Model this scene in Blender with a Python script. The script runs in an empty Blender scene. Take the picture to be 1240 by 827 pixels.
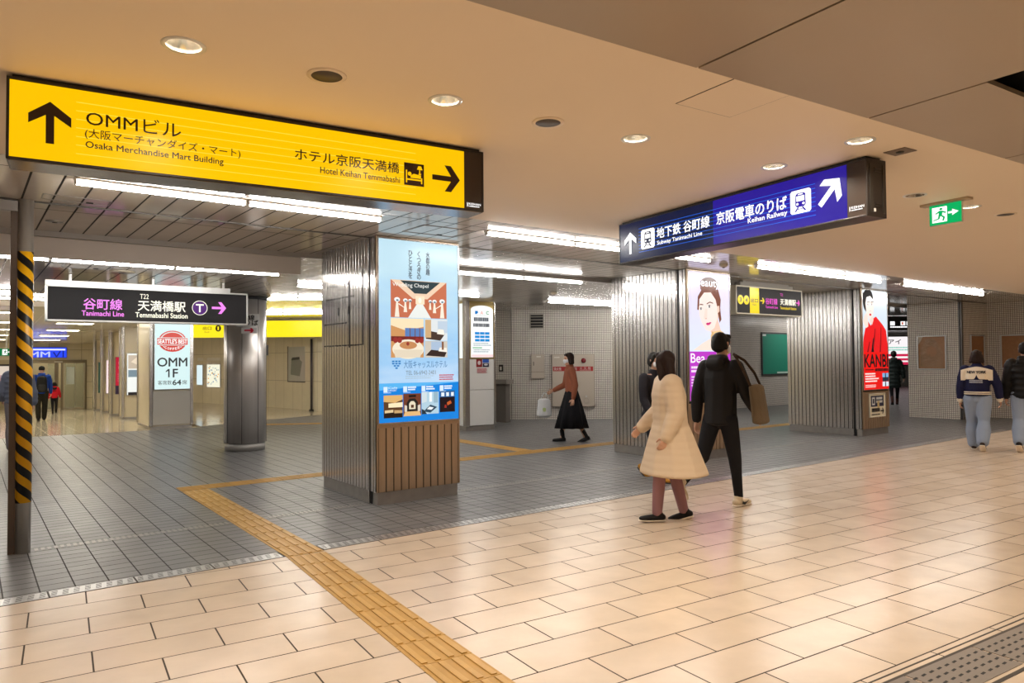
import bpy, bmesh, math, random
from mathutils import Vector, Matrix, Euler
from mathutils.bvhtree import BVHTree
random.seed(7)
PI = math.pi
S = bpy.context.scene
COL = S.collection

# ------------------------------------------------------------------ camera, world, lights, exposure
cam_d = bpy.data.cameras.new('camera'); cam = bpy.data.objects.new('camera', cam_d); COL.objects.link(cam)
A, P, R = math.radians(36.55), math.radians(1.5), math.atan(.0077)
fw = Vector((math.sin(A)*math.cos(P), math.cos(A)*math.cos(P), math.sin(P)))
r0 = Vector((math.cos(A), -math.sin(A), 0)); u0 = r0.cross(fw)
rt = r0*math.cos(R) - u0*math.sin(R); up = r0*math.sin(R) + u0*math.cos(R)
m = Matrix.Identity(4)
for i in range(3):
    m[i][0], m[i][1], m[i][2] = rt[i], up[i], -fw[i]
m[2][3] = 1.5
cam.matrix_world = m
cam_d.sensor_fit = 'HORIZONTAL'; cam_d.sensor_width = 36; cam_d.lens = 36*870/1240
cam_d.clip_start = .05; cam_d.clip_end = 200
S.camera = cam
w = bpy.data.worlds.new('world'); S.world = w; w.use_nodes = True
w.node_tree.nodes['Background'].inputs[0].default_value = (.8, .78, .75, 1)
w.node_tree.nodes['Background'].inputs[1].default_value = .12
S.view_settings.view_transform = 'Standard'; S.view_settings.look = 'None'
S.view_settings.exposure = 0.22; S.view_settings.gamma = 1.0; S.view_settings.use_curve_mapping = False
S.cycles.use_denoising = True
S.cycles.max_bounces = 8; S.cycles.diffuse_bounces = 4; S.cycles.glossy_bounces = 4
S.cycles.sample_clamp_indirect = 6.0
S.cycles.caustics_reflective = False; S.cycles.caustics_refractive = False

TUBE = 54.0          # radiance of the fluorescent tubes
DOWN_W = 13.0        # watts of one downlight
WARM = (1.0, .88, .72)
D = math.radians(4.5)
CX = Vector((math.cos(D), -math.sin(D), 0)); CY = Vector((math.sin(D), math.cos(D), 0))
def cw(cx, cy, z=0.0):                      # concourse grid -> world
    v = CX*cx + CY*cy
    return Vector((v.x, v.y, z))
def area_disc(name, loc, watts, size=.07, col=WARM, spread=150):
    l = bpy.data.lights.new(name, 'AREA'); l.shape = 'DISK'; l.size = size; l.energy = watts; l.color = col
    l.spread = math.radians(spread)
    o = bpy.data.objects.new(name, l); COL.objects.link(o); o.location = loc
    return o
# unseen bare lamps added beyond the frame to light the concourse, without fittings
for cx in (-4.2, -2.4, -.6, 1.2, 3.0, 4.8, 6.6, 8.4, 10.2):
    for cy, k in ((.2, .62), (-2.2, .9)):
        area_disc('disc_lamp', cw(cx, cy, 2.57), DOWN_W*k*(.75 if cx > 2 else 1))
for cx in (9.0, 10.6, 12.2, 13.8, 15.4, 17.0, 18.6, -1.6, -3.0):
    area_disc('disc_lamp', cw(cx, 3.2, 2.79), DOWN_W*(1.7 if cx > 13 else 1))  # far right lamps added and made stronger to brighten the tiled walls

# ------------------------------------------------------------------ materials
MATS = {}
def mat(name, col=(.5, .5, .5), rough=.5, metal=0.0, spec=.5, emit=0.0, coat=0.0, bump=None, noise=None):
    if name in MATS: return MATS[name]
    m = bpy.data.materials.new(name); m.use_nodes = True; MATS[name] = m
    nt = m.node_tree; b = nt.nodes['Principled BSDF']
    b.inputs['Base Color'].default_value = (*col, 1); b.inputs['Roughness'].default_value = rough
    b.inputs['Metallic'].default_value = metal; b.inputs['Specular IOR Level'].default_value = spec
    b.inputs['Coat Weight'].default_value = coat
    if emit:
        b.inputs['Emission Color'].default_value = (*col, 1); b.inputs['Emission Strength'].default_value = emit
    if noise:                                # (scale, amount, stretch) mottled wear of the colour
        tc = nt.nodes.new('ShaderNodeTexCoord'); mp = nt.nodes.new('ShaderNodeMapping'); n = nt.nodes.new('ShaderNodeTexNoise')
        mp.inputs['Scale'].default_value = noise[2]; n.inputs['Scale'].default_value = noise[0]; n.inputs['Detail'].default_value = 5
        mx = nt.nodes.new('ShaderNodeMix'); mx.data_type = 'RGBA'
        k = noise[1]
        mx.inputs['A'].default_value = (*[c*(1-k) for c in col], 1); mx.inputs['B'].default_value = (*[min(1, c*(1+k)) for c in col], 1)
        nt.links.new(tc.outputs['Object'], mp.inputs[0]); nt.links.new(mp.outputs[0], n.inputs[0])
        nt.links.new(n.outputs[0], mx.inputs['Factor']); nt.links.new(mx.outputs['Result'], b.inputs['Base Color'])
    if bump:                                 # (kind, scale, strength, stretch)
        tc = nt.nodes.new('ShaderNodeTexCoord'); mp = nt.nodes.new('ShaderNodeMapping')
        if bump[0] == 'noise':
            n = nt.nodes.new('ShaderNodeTexNoise'); n.inputs['Scale'].default_value = bump[1]; n.inputs['Detail'].default_value = 4
        else:
            n = nt.nodes.new('ShaderNodeTexWave'); n.bands_direction = 'Z'; n.inputs['Scale'].default_value = bump[1]
            n.inputs['Distortion'].default_value = 2.0; n.inputs['Detail'].default_value = 2; n.inputs['Detail Scale'].default_value = 1.2
        mp.inputs['Scale'].default_value = bump[3]
        bm = nt.nodes.new('ShaderNodeBump'); bm.inputs['Strength'].default_value = bump[2]; bm.inputs['Distance'].default_value = .02
        nt.links.new(tc.outputs['Object'], mp.inputs[0]); nt.links.new(mp.outputs[0], n.inputs[0])
        nt.links.new(n.outputs[0], bm.inputs['Height']); nt.links.new(bm.outputs[0], b.inputs['Normal'])
    return m

def tiles(name, c1, c2, mortar, bw, rh, ms, offset=0.0, rot=0.0, rough=.4, spec=.5, plane='xy', mottle=.08, depth=.004, shift=(0, 0), coat=0.0, msmooth=.1):
    m = bpy.data.materials.new(name); m.use_nodes = True
    nt = m.node_tree; b = nt.nodes['Principled BSDF']; N = nt.nodes.new; L = nt.links.new
    tc = N('ShaderNodeTexCoord'); sep = N('ShaderNodeSeparateXYZ'); com = N('ShaderNodeCombineXYZ'); mp = N('ShaderNodeMapping')
    L(tc.outputs['Object'], sep.inputs[0])
    L(sep.outputs[{'x': 0, 'y': 1, 'z': 2}[plane[0]]], com.inputs[0]); L(sep.outputs[{'x': 0, 'y': 1, 'z': 2}[plane[1]]], com.inputs[1])
    L(com.outputs[0], mp.inputs[0]); mp.inputs['Rotation'].default_value = (0, 0, rot); mp.inputs['Location'].default_value = (shift[0], shift[1], 0)
    br = N('ShaderNodeTexBrick'); br.offset = offset; br.offset_frequency = 2
    br.inputs['Scale'].default_value = 1; br.inputs['Brick Width'].default_value = bw; br.inputs['Row Height'].default_value = rh
    br.inputs['Mortar Size'].default_value = ms; br.inputs['Mortar Smooth'].default_value = msmooth
    br.inputs['Color1'].default_value = (*c1, 1); br.inputs['Color2'].default_value = (*c2, 1); br.inputs['Mortar'].default_value = (*mortar, 1)
    L(mp.outputs[0], br.inputs['Vector'])
    n = N('ShaderNodeTexNoise'); n.inputs['Scale'].default_value = 3.5; n.inputs['Detail'].default_value = 8; L(tc.outputs['Object'], n.inputs[0])
    mr = N('ShaderNodeMapRange'); mr.inputs['From Min'].default_value = .3; mr.inputs['From Max'].default_value = .7
    mr.inputs['To Min'].default_value = 1-mottle; mr.inputs['To Max'].default_value = 1+mottle; L(n.outputs[0], mr.inputs[0])
    mx = N('ShaderNodeMix'); mx.data_type = 'RGBA'; mx.blend_type = 'MULTIPLY'; mx.inputs['Factor'].default_value = 1
    L(br.outputs['Color'], mx.inputs['A']); L(mr.outputs[0], mx.inputs['B']); L(mx.outputs['Result'], b.inputs['Base Color'])
    inv = N('ShaderNodeMath'); inv.operation = 'SUBTRACT'; inv.inputs[0].default_value = 1; L(br.outputs['Fac'], inv.inputs[1])
    bp = N('ShaderNodeBump'); bp.inputs['Strength'].default_value = .6; bp.inputs['Distance'].default_value = depth
    L(inv.outputs[0], bp.inputs['Height']); L(bp.outputs[0], b.inputs['Normal'])
    rr = N('ShaderNodeMapRange'); rr.inputs['To Min'].default_value = rough; rr.inputs['To Max'].default_value = .9; L(br.outputs['Fac'], rr.inputs[0])
    L(rr.outputs[0], b.inputs['Roughness']); b.inputs['Specular IOR Level'].default_value = spec; b.inputs['Coat Weight'].default_value = coat
    b.inputs['Coat Roughness'].default_value = .06
    return m

def lin(r, g, b):
    f = lambda c: (c/255/12.92) if c <= 10 else ((c/255+.055)/1.055)**2.4
    return (f(r), f(g), f(b))
def lit(rgb, e=1.0):                         # backlit print or glowing acrylic, colour given as 8-bit
    k = 'lit_%d_%d_%d_%g' % (*rgb, e)
    if k in MATS: return MATS[k]
    c = lin(*rgb); m = mat(k, c, .25, emit=e*.88)
    b = m.node_tree.nodes['Principled BSDF']; b.inputs['Base Color'].default_value = (*[x*.12 for x in c], 1); b.inputs['Specular IOR Level'].default_value = .25
    return m
def flatc(rgb, rough=.5):
    return mat('paint_%d_%d_%d' % rgb, lin(*rgb), rough)

STEEL = mat('stainless', (.60, .58, .565), .20, .95, noise=(4, .14, (6, 6, .5)))
BROWN_STEEL = mat('brown_steel', (.50, .37, .255), .33, .85, bump=('noise', 60, .03, (1, 1, .03)), noise=(4, .14, (6, 6, .6)))  # browner than the flank steel, for the column fronts
STEEL_PLAIN = mat('stainless_plain', (.55, .53, .51), .25, .95, noise=(5, .1, (1, 1, .3)))
STEEL_DULL = mat('stainless_dull', (.38, .36, .34), .42, .85, noise=(9, .2, (1, 1, 1)))
DARK = mat('dark_gap', (.012, .012, .012), .7)
BLACK = mat('black_metal', (.025, .02, .018), .35, .2)
BLACKM = mat('black_matte', (.015, .014, .014), .6)
WHITE = mat('white_enamel', (.78, .77, .74), .3)
ALU = mat('aluminium', (.62, .62, .61), .35, .9)
CREAM_PAINT = mat('cream_paint', (.87, .735, .575), .55, spec=.3, noise=(.7, .03, (1, 1, 1)))
CREAM_WALL = tiles('cream_panel', (.80, .73, .55), (.76, .69, .52), (.34, .29, .2), .6, .9, .006, plane='xz', rough=.18, mottle=.03)
PILLAR_CREAM = mat('pillar_cream', (.68, .60, .44), .2)
HALL_WALL = mat('hall_wall', (.70, .58, .43), .6)
CLAD = mat('bulkhead_panel', (.42, .335, .245), .3, .35, noise=(1.3, .07, (1, 1, 1)))
CEIL_GREY = tiles('ceiling_enamel', (.62, .565, .51), (.56, .51, .46), (.02, .018, .016), .2, 1.46, .0075, rough=.10, spec=.45, mottle=.03, shift=(.03, .03), rot=-.016, depth=.006)
CEIL_PASS = tiles('passage_enamel', (.86, .82, .72), (.80, .76, .66), (.3, .27, .2), 1.2, .15, .008, rough=.09, spec=.9, mottle=.02)
FLOOR_CREAM = tiles('cream_stone', (.67, .545, .42), (.615, .49, .365), (.05, .035, .022), .603, .2955, .0045, offset=.5, rot=D, rough=.24, mottle=.07, shift=(.16, .055))
FLOOR_GREY = tiles('grey_quarry', (.185, .182, .178), (.155, .152, .148), (.035, .032, .03), .2, .136, .0045, rough=.34, mottle=.16, shift=(-.003, .02), rot=-.012)
FLOOR_PASS = tiles('passage_stone', (.62, .55, .42), (.58, .51, .38), (.35, .30, .22), .6, .6, .004, rough=.12, mottle=.06)
MOSAIC = tiles('mosaic', (.82, .77, .70), (.77, .72, .65), (.20, .175, .155), .0455, .0455, .0058, plane='xz', rough=.25, mottle=.03, depth=.002)
TACT = mat('tactile_yellow', (.53, .31, .08), .4, noise=(8, .18, (1, 1, 1)), bump=('noise', 200, .05, (1, 1, 1)))
SKIN = mat('skin', (.58, .33, .22), .5)
TUBE_M = mat('tube_glow', (1.0, .97, .93), .3, emit=TUBE)

# ------------------------------------------------------------------ mesh helpers
def link(name, me, mats=None, parent=None, loc=None):
    o = bpy.data.objects.new(name, me); COL.objects.link(o)
    if mats is not None:
        for m in (mats if isinstance(mats, (list, tuple)) else [mats]): me.materials.append(m)
    if parent is not None: o.parent = parent
    if loc is not None: o.location = loc
    return o
def tag(o, label=None, cat=None, group=None, kind=None):
    if label: o['label'] = label
    if cat: o['category'] = cat
    if group: o['group'] = group
    if kind: o['kind'] = kind
    return o
def empty(name, loc=(0, 0, 0), rz=0.0, label=None, cat=None, group=None, kind=None):
    o = bpy.data.objects.new(name, None); COL.objects.link(o); o.location = loc; o.rotation_euler = (0, 0, rz)
    o.empty_display_size = .1
    return tag(o, label, cat, group, kind)
def copy_tree(o, parent=None):
    c = o.copy(); COL.objects.link(c)
    if parent is not None: c.parent = parent
    for ch in [x for x in bpy.data.objects if x.parent == o]: copy_tree(ch, c)
    return c

class MB:
    def __init__(s): s.bm = bmesh.new(); s.mi = 0
    def _f(s, vs):
        f = s.bm.faces.new(vs); f.material_index = s.mi; return f
    def box(s, x0, x1, y0, y1, z0, z1):
        v = [s.bm.verts.new((x, y, z)) for z in (z0, z1) for y in (y0, y1) for x in (x0, x1)]
        for q in ((0, 2, 3, 1), (4, 5, 7, 6), (0, 1, 5, 4), (2, 6, 7, 3), (0, 4, 6, 2), (1, 3, 7, 5)): s._f([v[i] for i in q])
        return s
    def prism(s, poly, z0, z1):               # plan polygon (counter-clockwise) pulled up
        a = [s.bm.verts.new((x, y, z0)) for x, y in poly]; b = [s.bm.verts.new((x, y, z1)) for x, y in poly]
        n = len(poly); s._f(a[::-1]); s._f(b)
        for i in range(n): s._f([a[i], a[(i+1) % n], b[(i+1) % n], b[i]])
        return s
    def slope(s, poly, zf, t):                # polygon with height zf(x, y), thickness t downward/upward
        a = [s.bm.verts.new((x, y, zf(x, y))) for x, y in poly]; b = [s.bm.verts.new((x, y, zf(x, y)+t)) for x, y in poly]
        n = len(poly); s._f(a[::-1]); s._f(b)
        for i in range(n): s._f([a[i], a[(i+1) % n], b[(i+1) % n], b[i]])
        return s
    def lathe(s, prof, n=32, cx=0, cy=0, smooth=True):    # profile of (r, z)
        rings = []
        for r, z in prof:
            rings.append([s.bm.verts.new((cx+r*math.cos(2*PI*i/n), cy+r*math.sin(2*PI*i/n), z)) for i in range(n)] if r > 1e-6 else [s.bm.verts.new((cx, cy, z))])
        for a, b in zip(rings, rings[1:]):
            for i in range(n):
                j = (i+1) % n
                q = [a[i % len(a)], a[j % len(a)], b[j % len(b)], b[i % len(b)]]
                q = list(dict.fromkeys(q))
                if len(q) > 2: s._f(q).smooth = smooth
        return s
    def tube(s, p0, p1, r, n=12, r1=None):
        p0, p1 = Vector(p0), Vector(p1); d = (p1-p0).normalized(); q = d.to_track_quat('Z', 'Y'); r1 = r if r1 is None else r1
        a = [s.bm.verts.new(p0+q @ Vector((r*math.cos(2*PI*i/n), r*math.sin(2*PI*i/n), 0))) for i in range(n)]
        b = [s.bm.verts.new(p1+q @ Vector((r1*math.cos(2*PI*i/n), r1*math.sin(2*PI*i/n), 0))) for i in range(n)]
        s._f(a[::-1]); s._f(b)
        for i in range(n): s._f([a[i], a[(i+1) % n], b[(i+1) % n], b[i]]).smooth = True
        return s
    def path(s, pts, r, n=8):
        for a, b in zip(pts, pts[1:]): s.tube(a, b, r, n)
        return s
    def build(s, name, mats, parent=None, loc=None, bevel=0):
        bmesh.ops.recalc_face_normals(s.bm, faces=s.bm.faces[:])
        me = bpy.data.meshes.new(name); s.bm.to_mesh(me); s.bm.free()
        o = link(name, me, mats, parent, loc)
        if bevel:
            b = o.modifiers.new('bevel', 'BEVEL'); b.width = bevel; b.segments = 2; b.limit_method = 'ANGLE'
        return o

_tc = {}
def glyphs(s):                     # text as flat polygons, bounding box normalised to 0..1
    if s in _tc: return _tc[s]
    cu = bpy.data.curves.new('t', 'FONT'); cu.body = s; cu.align_x = 'CENTER'; cu.resolution_u = 3
    if '\n' in s: cu.space_line = .85
    ob = bpy.data.objects.new('t', cu); COL.objects.link(ob)
    dg = bpy.context.evaluated_depsgraph_get(); me = bpy.data.meshes.new_from_object(ob.evaluated_get(dg))
    vs = [v.co.copy() for v in me.vertices]; fs = [tuple(p.vertices) for p in me.polygons]
    bpy.data.objects.remove(ob); bpy.data.meshes.remove(me); bpy.data.curves.remove(cu)
    x0, x1 = min(v.x for v in vs), max(v.x for v in vs); y0, y1 = min(v.y for v in vs), max(v.y for v in vs)
    out = ([((v.x-x0)/(x1-x0), (v.y-y0)/max(y1-y0, 1e-6)) for v in vs], fs)
    _tc[s] = out
    return out

class Art:
    """Flat print on a face: local x to the viewer's right, z up, facing -y; later shapes lie a hair in front."""
    def __init__(s, y=0.0, step=.0005): s.bm = bmesh.new(); s.mats = []; s.y = y; s.step = step
    def _m(s, m):
        if m not in s.mats: s.mats.append(m)
        return s.mats.index(m)
    def poly(s, pts, m):
        s.y -= s.step
        f = s.bm.faces.new([s.bm.verts.new((x, s.y, z)) for x, z in pts]); f.material_index = s._m(m); return s
    def rect(s, x0, x1, z0, z1, m): return s.poly([(x0, z0), (x1, z0), (x1, z1), (x0, z1)], m)
    def ell(s, cx, cz, rx, rz, m, n=28, rot=0.0, a0=0.0, a1=2*PI):
        c, q = math.cos(rot), math.sin(rot); pts = []
        full = a1-a0 > 6.28
        for i in range(n if full else n+1):
            t = a0+(a1-a0)*i/n; x, z = rx*math.cos(t), rz*math.sin(t); pts.append((cx+x*c-z*q, cz+x*q+z*c))
        return s.poly(pts, m)
    def ring(s, cx, cz, r, t, m, n=32):
        s.y -= s.step; mi = s._m(m)
        a = [s.bm.verts.new((cx+r*math.cos(2*PI*i/n), s.y, cz+r*math.sin(2*PI*i/n))) for i in range(n)]
        b = [s.bm.verts.new((cx+(r-t)*math.cos(2*PI*i/n), s.y, cz+(r-t)*math.sin(2*PI*i/n))) for i in range(n)]
        for i in range(n): s.bm.faces.new([a[i], a[(i+1) % n], b[(i+1) % n], b[i]]).material_index = mi
        return s
    def text(s, t, x0, x1, z0, z1, m, bold=0.0, f=None):
        vs, fs = glyphs(t); mi = s._m(m)
        f = f or (lambda a, b: (x0+(x1-x0)*a, z0+(z1-z0)*b))
        k = bold*(z1-z0)*1.2
        for dx, dz in (((0, 0), (k, 0), (-k, 0), (0, k), (0, -k)) if bold else ((0, 0),)):      # heavier strokes
            s.y -= s.step*.3; bv = []
            for a, b in vs:
                x, z = f(a, b); bv.append(s.bm.verts.new((x+dx, s.y, z+dz)))
            for q in fs:
                try: s.bm.faces.new([bv[i] for i in q]).material_index = mi
                except ValueError: pass
        return s
    def bars(s, x0, x1, z0, z1, n, m, fill=.5, ragged=.15):      # lines of small print too small to read
        h = (z1-z0)/n
        for i in range(n):
            zt = z1-h*i; e = x1-(x1-x0)*random.random()*ragged; x = x0
            while x < e-.004:
                wd = (x1-x0)*random.uniform(.03, .09); xe = min(x+wd, e)
                s.y -= s.step*.02
                s.poly([(x, zt-h*fill), (xe, zt-h*fill), (xe, zt), (x, zt)], m) if False else s._bar(x, xe, zt-h*fill, zt, m)
                x = xe+(x1-x0)*.012
        s.y -= s.step
        return s
    def _bar(s, x0, x1, z0, z1, m):
        f = s.bm.faces.new([s.bm.verts.new((x, s.y-s.step, z)) for x, z in ((x0, z0), (x1, z0), (x1, z1), (x0, z1))]); f.material_index = s._m(m)
    def build(s, name, parent=None, loc=None):
        me = bpy.data.meshes.new(name); s.bm.normal_update()
        for f in s.bm.faces:
            if f.normal.y > 0: f.normal_flip()
        s.bm.to_mesh(me); s.bm.free()
        return link(name, me, s.mats, parent, loc)

def XB(x): return 5.5+.016*x                  # line where the beige stone meets the grey tiles
LN = .016                                     # its slope

# ------------------------------------------------------------------ setting: floors
def struct(o, label=None): return tag(o, label, None, None, 'structure')
XL, XR = -7.0, 27.0
struct(MB().prism([(XL, -7), (XR, -7), (XR, XB(XR)), (XL, XB(XL))], -.12, 0).build('floor', FLOOR_CREAM), 'beige stone slabs in running bond')
struct(MB().prism([(XL, XB(XL)), (XR, XB(XR)), (XR, 9.0), (46, 9.0), (46, 30), (XR, 30), (4.2, 18.0), (4.2, 17.8), (XL, 17.8)], -.12, 0).build('floor', FLOOR_GREY), 'small dark grey tiles')
def ramp(y): return -.026*max(0, y-17.8)
struct(MB().slope([(-4, 17.8), (4.2, 17.8), (4.2, 38), (-4, 38)], lambda x, y: ramp(y)-.12, .12).build('floor', FLOOR_PASS), 'polished cream stone of the passage')
struct(MB().prism([(4.2, 18.0), (14.0, 22.5), (14, 30), (4.2, 30)], -.10, .004).build('floor', FLOOR_PASS), 'polished cream stone under the yellow band')

# ------------------------------------------------------------------ setting: ceilings
DL = [(.419, 3.224, 1), (1.637, 3.235, 1), (2.897, 3.216, 1), (4.142, 3.202, 1), (4.106, 2.549, 1), (5.883, 3.189, 0), (6.762, 3.189, 1)]
SPK = [(1.025, 3.229), (2.276, 3.241), (7.409, 3.188)]
def slab_with_holes(name, poly, holes, z, t, m):
    cu = bpy.data.curves.new(name, 'CURVE'); cu.dimensions = '2D'; cu.fill_mode = 'BOTH'; cu.extrude = t/2
    def spl(pts):
        sp = cu.splines.new('POLY'); sp.points.add(len(pts)-1); sp.use_cyclic_u = True
        for p, q in zip(sp.points, pts): p.co = (q[0], q[1], 0, 1)
    spl(poly)
    for x, y, r in holes: spl([(x+r*math.cos(2*PI*i/32), y+r*math.sin(2*PI*i/32)) for i in range(32)])
    ob = bpy.data.objects.new('c', cu); COL.objects.link(ob)
    dg = bpy.context.evaluated_depsgraph_get(); me = bpy.data.meshes.new_from_object(ob.evaluated_get(dg)); bpy.data.objects.remove(ob)
    for v in me.vertices: v.co.z += z+t/2
    me.name = name; me.materials.clear()
    return link(name, me, m)
CE = 2.82
a0, a1, b1, b0 = cw(-8, 1.85), cw(26, 1.85), (25.5, XB(25.5)+.0), (XL, XB(XL))
holes = [(*cw(x, y).xy, .072) for x, y, _ in DL]
struct(slab_with_holes('ceiling', [a0.xy, a1.xy, b1, b0], holes, CE, .012, CREAM_PAINT), 'smooth cream painted ceiling')
# grey enamelled strips over the tiled floor, with the shutter slot between the two bays
y1 = lambda x: XB(x)
def strip_ceiling(o0, o1, z, x0=XL, x1=XR):
    return MB().prism([(x0, y1(x0)+o0), (x1, y1(x1)+o0), (x1, y1(x1)+o1), (x0, y1(x0)+o1)], z, z+.05).build('ceiling', CEIL_GREY)
struct(strip_ceiling(.012, 1.45, 2.822), 'glossy narrow ceiling panels next to the cream ceiling')
struct(strip_ceiling(1.51, 2.96, 2.822), 'glossy narrow ceiling panels behind the shutter slot')
struct(MB().prism([(XL, y1(XL)+1.44), (XR, y1(XR)+1.44), (XR, y1(XR)+1.52), (XL, y1(XL)+1.52)], 2.85, 2.88).build('trim_1', DARK), 'dark shutter slot in the ceiling')
struct(MB().prism([(XL, y1(XL)+1.455), (XR, y1(XR)+1.455), (XR, y1(XR)+1.475), (XL, y1(XL)+1.475)], 2.812, 2.84).build('trim_2', mat('slot_steel', (.10, .09, .08), .4, .6)), 'steel lip of the shutter slot')
struct(MB().prism([(XL, y1(XL)+2.95), (XR, y1(XR)+2.95), (XR, y1(XR)+3.03), (XL, y1(XL)+3.03)], 2.77, 2.86).build('trim_3', mat('ceil_trim', (.3, .27, .24), .3)), 'step in the grey ceiling')
struct(MB().prism([(XL, y1(XL)+3.02), (46, y1(46)+3.02), (46, 30), (4.2, 30), (4.2, 17.7), (XL, 17.7)], 2.775, 2.82).build('ceiling', CEIL_GREY), 'glossy ceiling panels of the rear area')
# lowered soffit at the left
sof = [(XL, 8.58), (3.12, 8.62), (3.2, 10.2), (4.02, 12.35), (4.02, 13.6), (XL, 13.6)]
struct(MB().prism(sof, 2.625, 2.78).build('ceiling', CEIL_GREY), 'lowered glossy soffit at the left')
struct(MB().prism([(XL, 8.52), (3.14, 8.56), (3.14, 8.63), (XL, 8.59)], 2.57, 2.815).build('trim_4', mat('beam_paint', (.55, .49, .43), .4)), 'pale front face of the lowered soffit')
struct(MB().slope([(-4, 17.7), (4.2, 17.7), (4.2, 38), (-4, 38)], lambda x, y: 2.70-.017*(y-17.7), .1).build('ceiling', CEIL_PASS), 'shiny white strip ceiling of the passage')
struct(MB().box(XL, 4.2, 17.6, 17.72, 2.68, 2.9).build('trim_5', HALL_WALL), 'edge between rear ceiling and passage ceiling')

# dropped bulkhead of large metal panels over the camera
BZ = 2.6
def cpoly(x0, x1, y0_, y1_): return [cw(x0, y0_).xy, cw(x1, y0_).xy, cw(x1, y1_).xy, cw(x0, y1_).xy]
g = .006
bx = [-7.5, -6.3, -5.1, -3.9, -2.7, -1.5, -.3, .88, 2.03, 3.135, 4.43, 5.7, 7.0, 8.3, 9.6, 10.9, 12.2, 13.5, 14.8, 16.1, 17.4, 18.7, 20, 21.3, 22.6, 24, 25.5]
mb = MB()
for i in range(len(bx)-1):
    if bx[i] >= 3.1:
        mb.prism(cpoly(bx[i]+g, bx[i+1]-g, 1.405, 1.905), BZ, BZ+.02); mb.prism(cpoly(bx[i]+g, bx[i+1]-g, -.9, 1.235), BZ, BZ+.02)
    else:
        mb.prism(cpoly(bx[i]+g, bx[i+1]-g, -.9, 1.905), BZ, BZ+.02)
    mb.prism(cpoly(bx[i]+g, bx[i+1]-g, -3.4, -.92), BZ, BZ+.02); mb.prism(cpoly(bx[i]+g, bx[i+1]-g, -6.9, -3.42), BZ, BZ+.02)
struct(mb.build('ceiling', CLAD), 'lower ceiling of large brownish metal panels')
struct(MB().prism(cpoly(-8, 26, -7, 1.9), BZ+.12, BZ+.14).build('ceiling', DARK), 'dark void above the metal panels')
struct(MB().prism(cpoly(-8, 26, 1.875, 1.903), BZ+.021, CE+.03).build('trim_6', CREAM_PAINT), 'side of the dropped panels')

# ------------------------------------------------------------------ setting: walls
def wall(name, p0, p1, z0, z1, m, t=.12, label=None):      # p0 -> p1 seen left to right; face towards the viewer
    d = Vector((p1[0]-p0[0], p1[1]-p0[1])); L = d.length
    o = MB().box(0, L, 0, t, z0, z1).build(name, m, None, (p0[0], p0[1], 0)); o.rotation_euler = (0, 0, math.atan2(d.y, d.x))
    return struct(o, label)
DG = math.radians(-39.18)
wall('wall_back', (10.864, 14.675), (13.634, 12.415), 0, 2.78, MOSAIC, .12, 'mosaic tiled wall behind the walking woman')
wall('wall_side', (10.35, 15.9), (10.85, 14.68), 0, 2.78, MOSAIC, .12)
wall('wall_inner', (13.64, 12.45), (14.6, 13.34), 0, 2.78, MOSAIC)
wall('wall_rear', (14.6, 13.32), (25.0, 13.5), 0, 2.78, MOSAIC, .12, 'mosaic tiled wall that carries the green board')
wall('wall_return', (25.0, 13.5), (24.2, 19.0), 0, 2.78, MOSAIC)
wall('wall_far', (33, 25.2), (43, 14.0), 0, 2.78, mat('far_wall', (.62, .6, .57), .5), .12, 'plain light wall at the end of the right passage')
wall('wall_right', (18.78, 8.60), (18.86, 7.45), 0, 2.82, MOSAIC, .12, 'tiled wall end with a brown notice board')
wall('wall_right', (18.95, 7.40), (20.03, 7.27), 0, 2.82, MOSAIC, .12)
wall('wall_right', (20.03, 7.27), (20.1, 5.3), 0, 2.82, MOSAIC, .12)
wall('wall_passage', (46, 9.0), (18.95, 8.62), 0, 2.82, MOSAIC, .1)
# cream panelled wall under the yellow band
yw = [(4.35, 35), (6.510, 28.861), (7.324, 25.931), (7.866, 23.761), (8.246, 21.049), (9.7, 17.5), (10.36, 15.9)]
for a, b in zip(yw, yw[1:]): wall('wall_curved', a, b, 0, 2.78, CREAM_WALL, .1)
# passage side and end
wall('wall_passage', (4.35, 34), (4.3, 37), -.6, 2.8, CREAM_WALL)
wall('wall_passage', (-3.0, 17.7), (-3.0, 38), -.6, 2.8, CREAM_WALL)
wall('wall_left', (XL, -7), (XL, 17.8), 0, 2.84, HALL_WALL)
wall('wall_left', (XL, 17.75), (-3.0, 17.75), 0, 2.84, HALL_WALL)
wall('wall_front', (XR, -6.9), (XL, -6.9), 0, 2.84, HALL_WALL)
wall('wall_front', (24.5, 5.8), (24.5, -7), 0, 2.84, HALL_WALL)

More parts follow.
